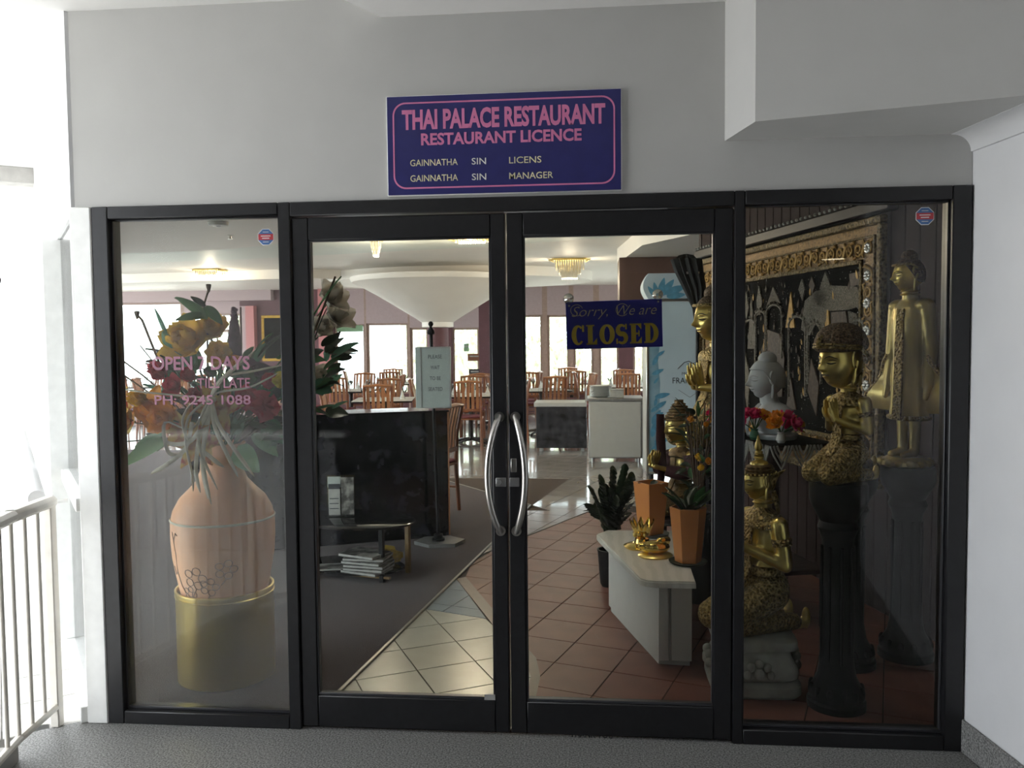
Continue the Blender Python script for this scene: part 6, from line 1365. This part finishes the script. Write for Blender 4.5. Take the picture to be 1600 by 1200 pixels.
c1_ = vp(890, 413, 9.0); chandelier('rectangular gold and crystal chandelier above the closed sign', (c1_.x, 9.0, 2.749), .47, .40, .25, 28)
c2_ = vp(587, 380, 6.0); chandelier('small crystal drop chandelier at the top of the left door', (c2_.x, 6.0, 2.734), .12, .12, .17, 30)
c3_ = vp(735, 372, 6.0); chandelier('wide crystal chandelier behind the top rail of the left door', (c3_.x, 6.0, 2.734), .44, .36, .05, 75, 2)
c4_ = vp(300, 400, 9.0); chandelier('added crystal chandelier for light over the tables behind the left window', (c4_.x, 9.6, 2.749), .40, .36, .10, 30, 2)  # extra chandelier added to brighten the left of the dining room
for (px_, py_, zz, m, nm, lab) in ((987, 378, 2.733, 'lamp_glow', 'downlight', 'small lit downlight in the ceiling above the fridge'), (1018, 386, 2.733, 'steel_dull', 'downlight', 'small unlit downlight in the ceiling above the fridge')):
    p = gp(px_, py_, zz); t = thing(nm, lab, 'light', p); build(MB().lathe([(.05, 0), (.055, -.006), (.04, -.008)], (0, 0, 0), 20), 'bezel', 'steel', t); build(MB().lathe([(.038, -.006), (.036, -.010)], (0, 0, 0), 20), 'lamp', m, t)
for x, y, e, lab in ((0.05, 0.85, 16, 'added unseen downlight in the entrance ceiling above the cream tiles'), (-1.05, 1.05, 16, 'added unseen downlight in the entrance ceiling near the vase')):  # unseen lamps added to brighten the entrance and console
    t = thing('downlight', lab, 'light', (x, y, 2.733)); build(MB().lathe([(.05, 0), (.055, -.006), (.04, -.008)], (0, 0, 0), 20), 'bezel', 'steel', t); build(MB().lathe([(.038, -.005), (.036, -.009)], (0, 0, 0), 20), 'lamp', 'lamp_glow', t)
    ld = bpy.data.lights.new('entrance_fill', 'SPOT'); ld.energy = e * 1.3; ld.color = (1.0, .90, .76); ld.spot_size = 2.5; ld.spot_blend = .8; ld.shadow_soft_size = .10
    lo_ = bpy.data.objects.new('entrance_fill', ld); COL.objects.link(lo_); lo_.parent = t; lo_.location = (0, 0, -.02)
p = gp(341, 347, 2.618); t = thing('smoke_detector', 'flat grey smoke detector on the round ceiling disc', 'detector', p); build(MB().lathe([(.085, 0), (.085, -.02), (.075, -.032), (.02, -.036)], (0, 0, 0), 24), 'housing', 'cab_grey', t); build(MB().lathe([(.02, -.034), (.016, -.04)], (0, 0, 0), 12), 'sensor', 'frame_bead', t)
p = gp(360, 368, 2.618); t = thing('sprinkler', 'small sprinkler head on the round ceiling disc', 'sprinkler', p); build(MB().lathe([(.03, 0), (.03, -.004), (.01, -.008), (.008, -.03)], (0, 0, 0), 14), 'body', 'steel', t); build(MB().lathe([(.022, -.032), (.022, -.035)], (0, 0, 0), 14), 'deflector', 'steel', t)

# ================================================================== pieces that belong to a part go one level deeper
SUB = {'restaurant_sign': {'lettering': 'panel', 'border_line': 'panel'}, 'closed_sign': {'letter': 'panel', 'lettering': 'panel', 'swash': 'panel', 'eyelet': 'panel'},
       'sign_stand': {'lettering': 'board', 'board_frame': 'board'}, 'drinks_fridge': {'printed_leaf': 'door_panel', 'lettering': 'door_panel', 'mountain_line': 'door_panel', 'blue_edge': 'door_panel'},
       'kneeling_statue': {'face_line': 'head', 'ear': 'head', 'crown_bead': 'crown_band', 'sequins': 'garment'}, 'standing_statue': {'face_line': 'head', 'ear': 'head', 'lotus_petal': 'lotus_base'},
       'buddha_bust': {'face_line': 'head', 'ear': 'head', 'robe_fold': 'torso'}, 'pedestal': {'carved_leaf': 'foot', 'flute': 'shaft'}, 'stone_base': {'carved_petal': 'carved_block'}, 'vase': {'drawn_line': 'body', 'ring_line': 'body'},
       'leaflet_holder': {'print_line': 'brochure'}, 'security_sticker': {'text_line': 'face', 'band': 'face'}, 'tapestry': {'applique': 'cloth', 'arch': 'cloth', 'arch_finial': 'cloth', 'sequins': 'cloth'},
       'altar_table': {'lace_scallop': 'cloth'}, 'window_1': {'lettering': 'glass_pane'}, 'brass_pot': {'rim_band': 'shell'}, 'dark_counter': {'end_post': 'top', 'glass_screen': 'top'}, 'parasol': {'sequin_dot': 'canopy'}, 'gold_lotus_ornament': {'berry': 'base', 'petal': 'base'}}
base = lambda o: o.name.split('.')[0]
for root in [o for o in bpy.data.objects if o.parent is None and base(o) in SUB]:
    rule = SUB[base(root)]; kids = list(root.children); first = {}
    for k in kids: first.setdefault(base(k), k)
    for k in kids:
        tgt = first.get(rule.get(base(k)))
        if tgt is not None and tgt is not k: M = k.matrix_local.copy(); k.parent = tgt; k.matrix_local = tgt.matrix_local.inverted() @ M
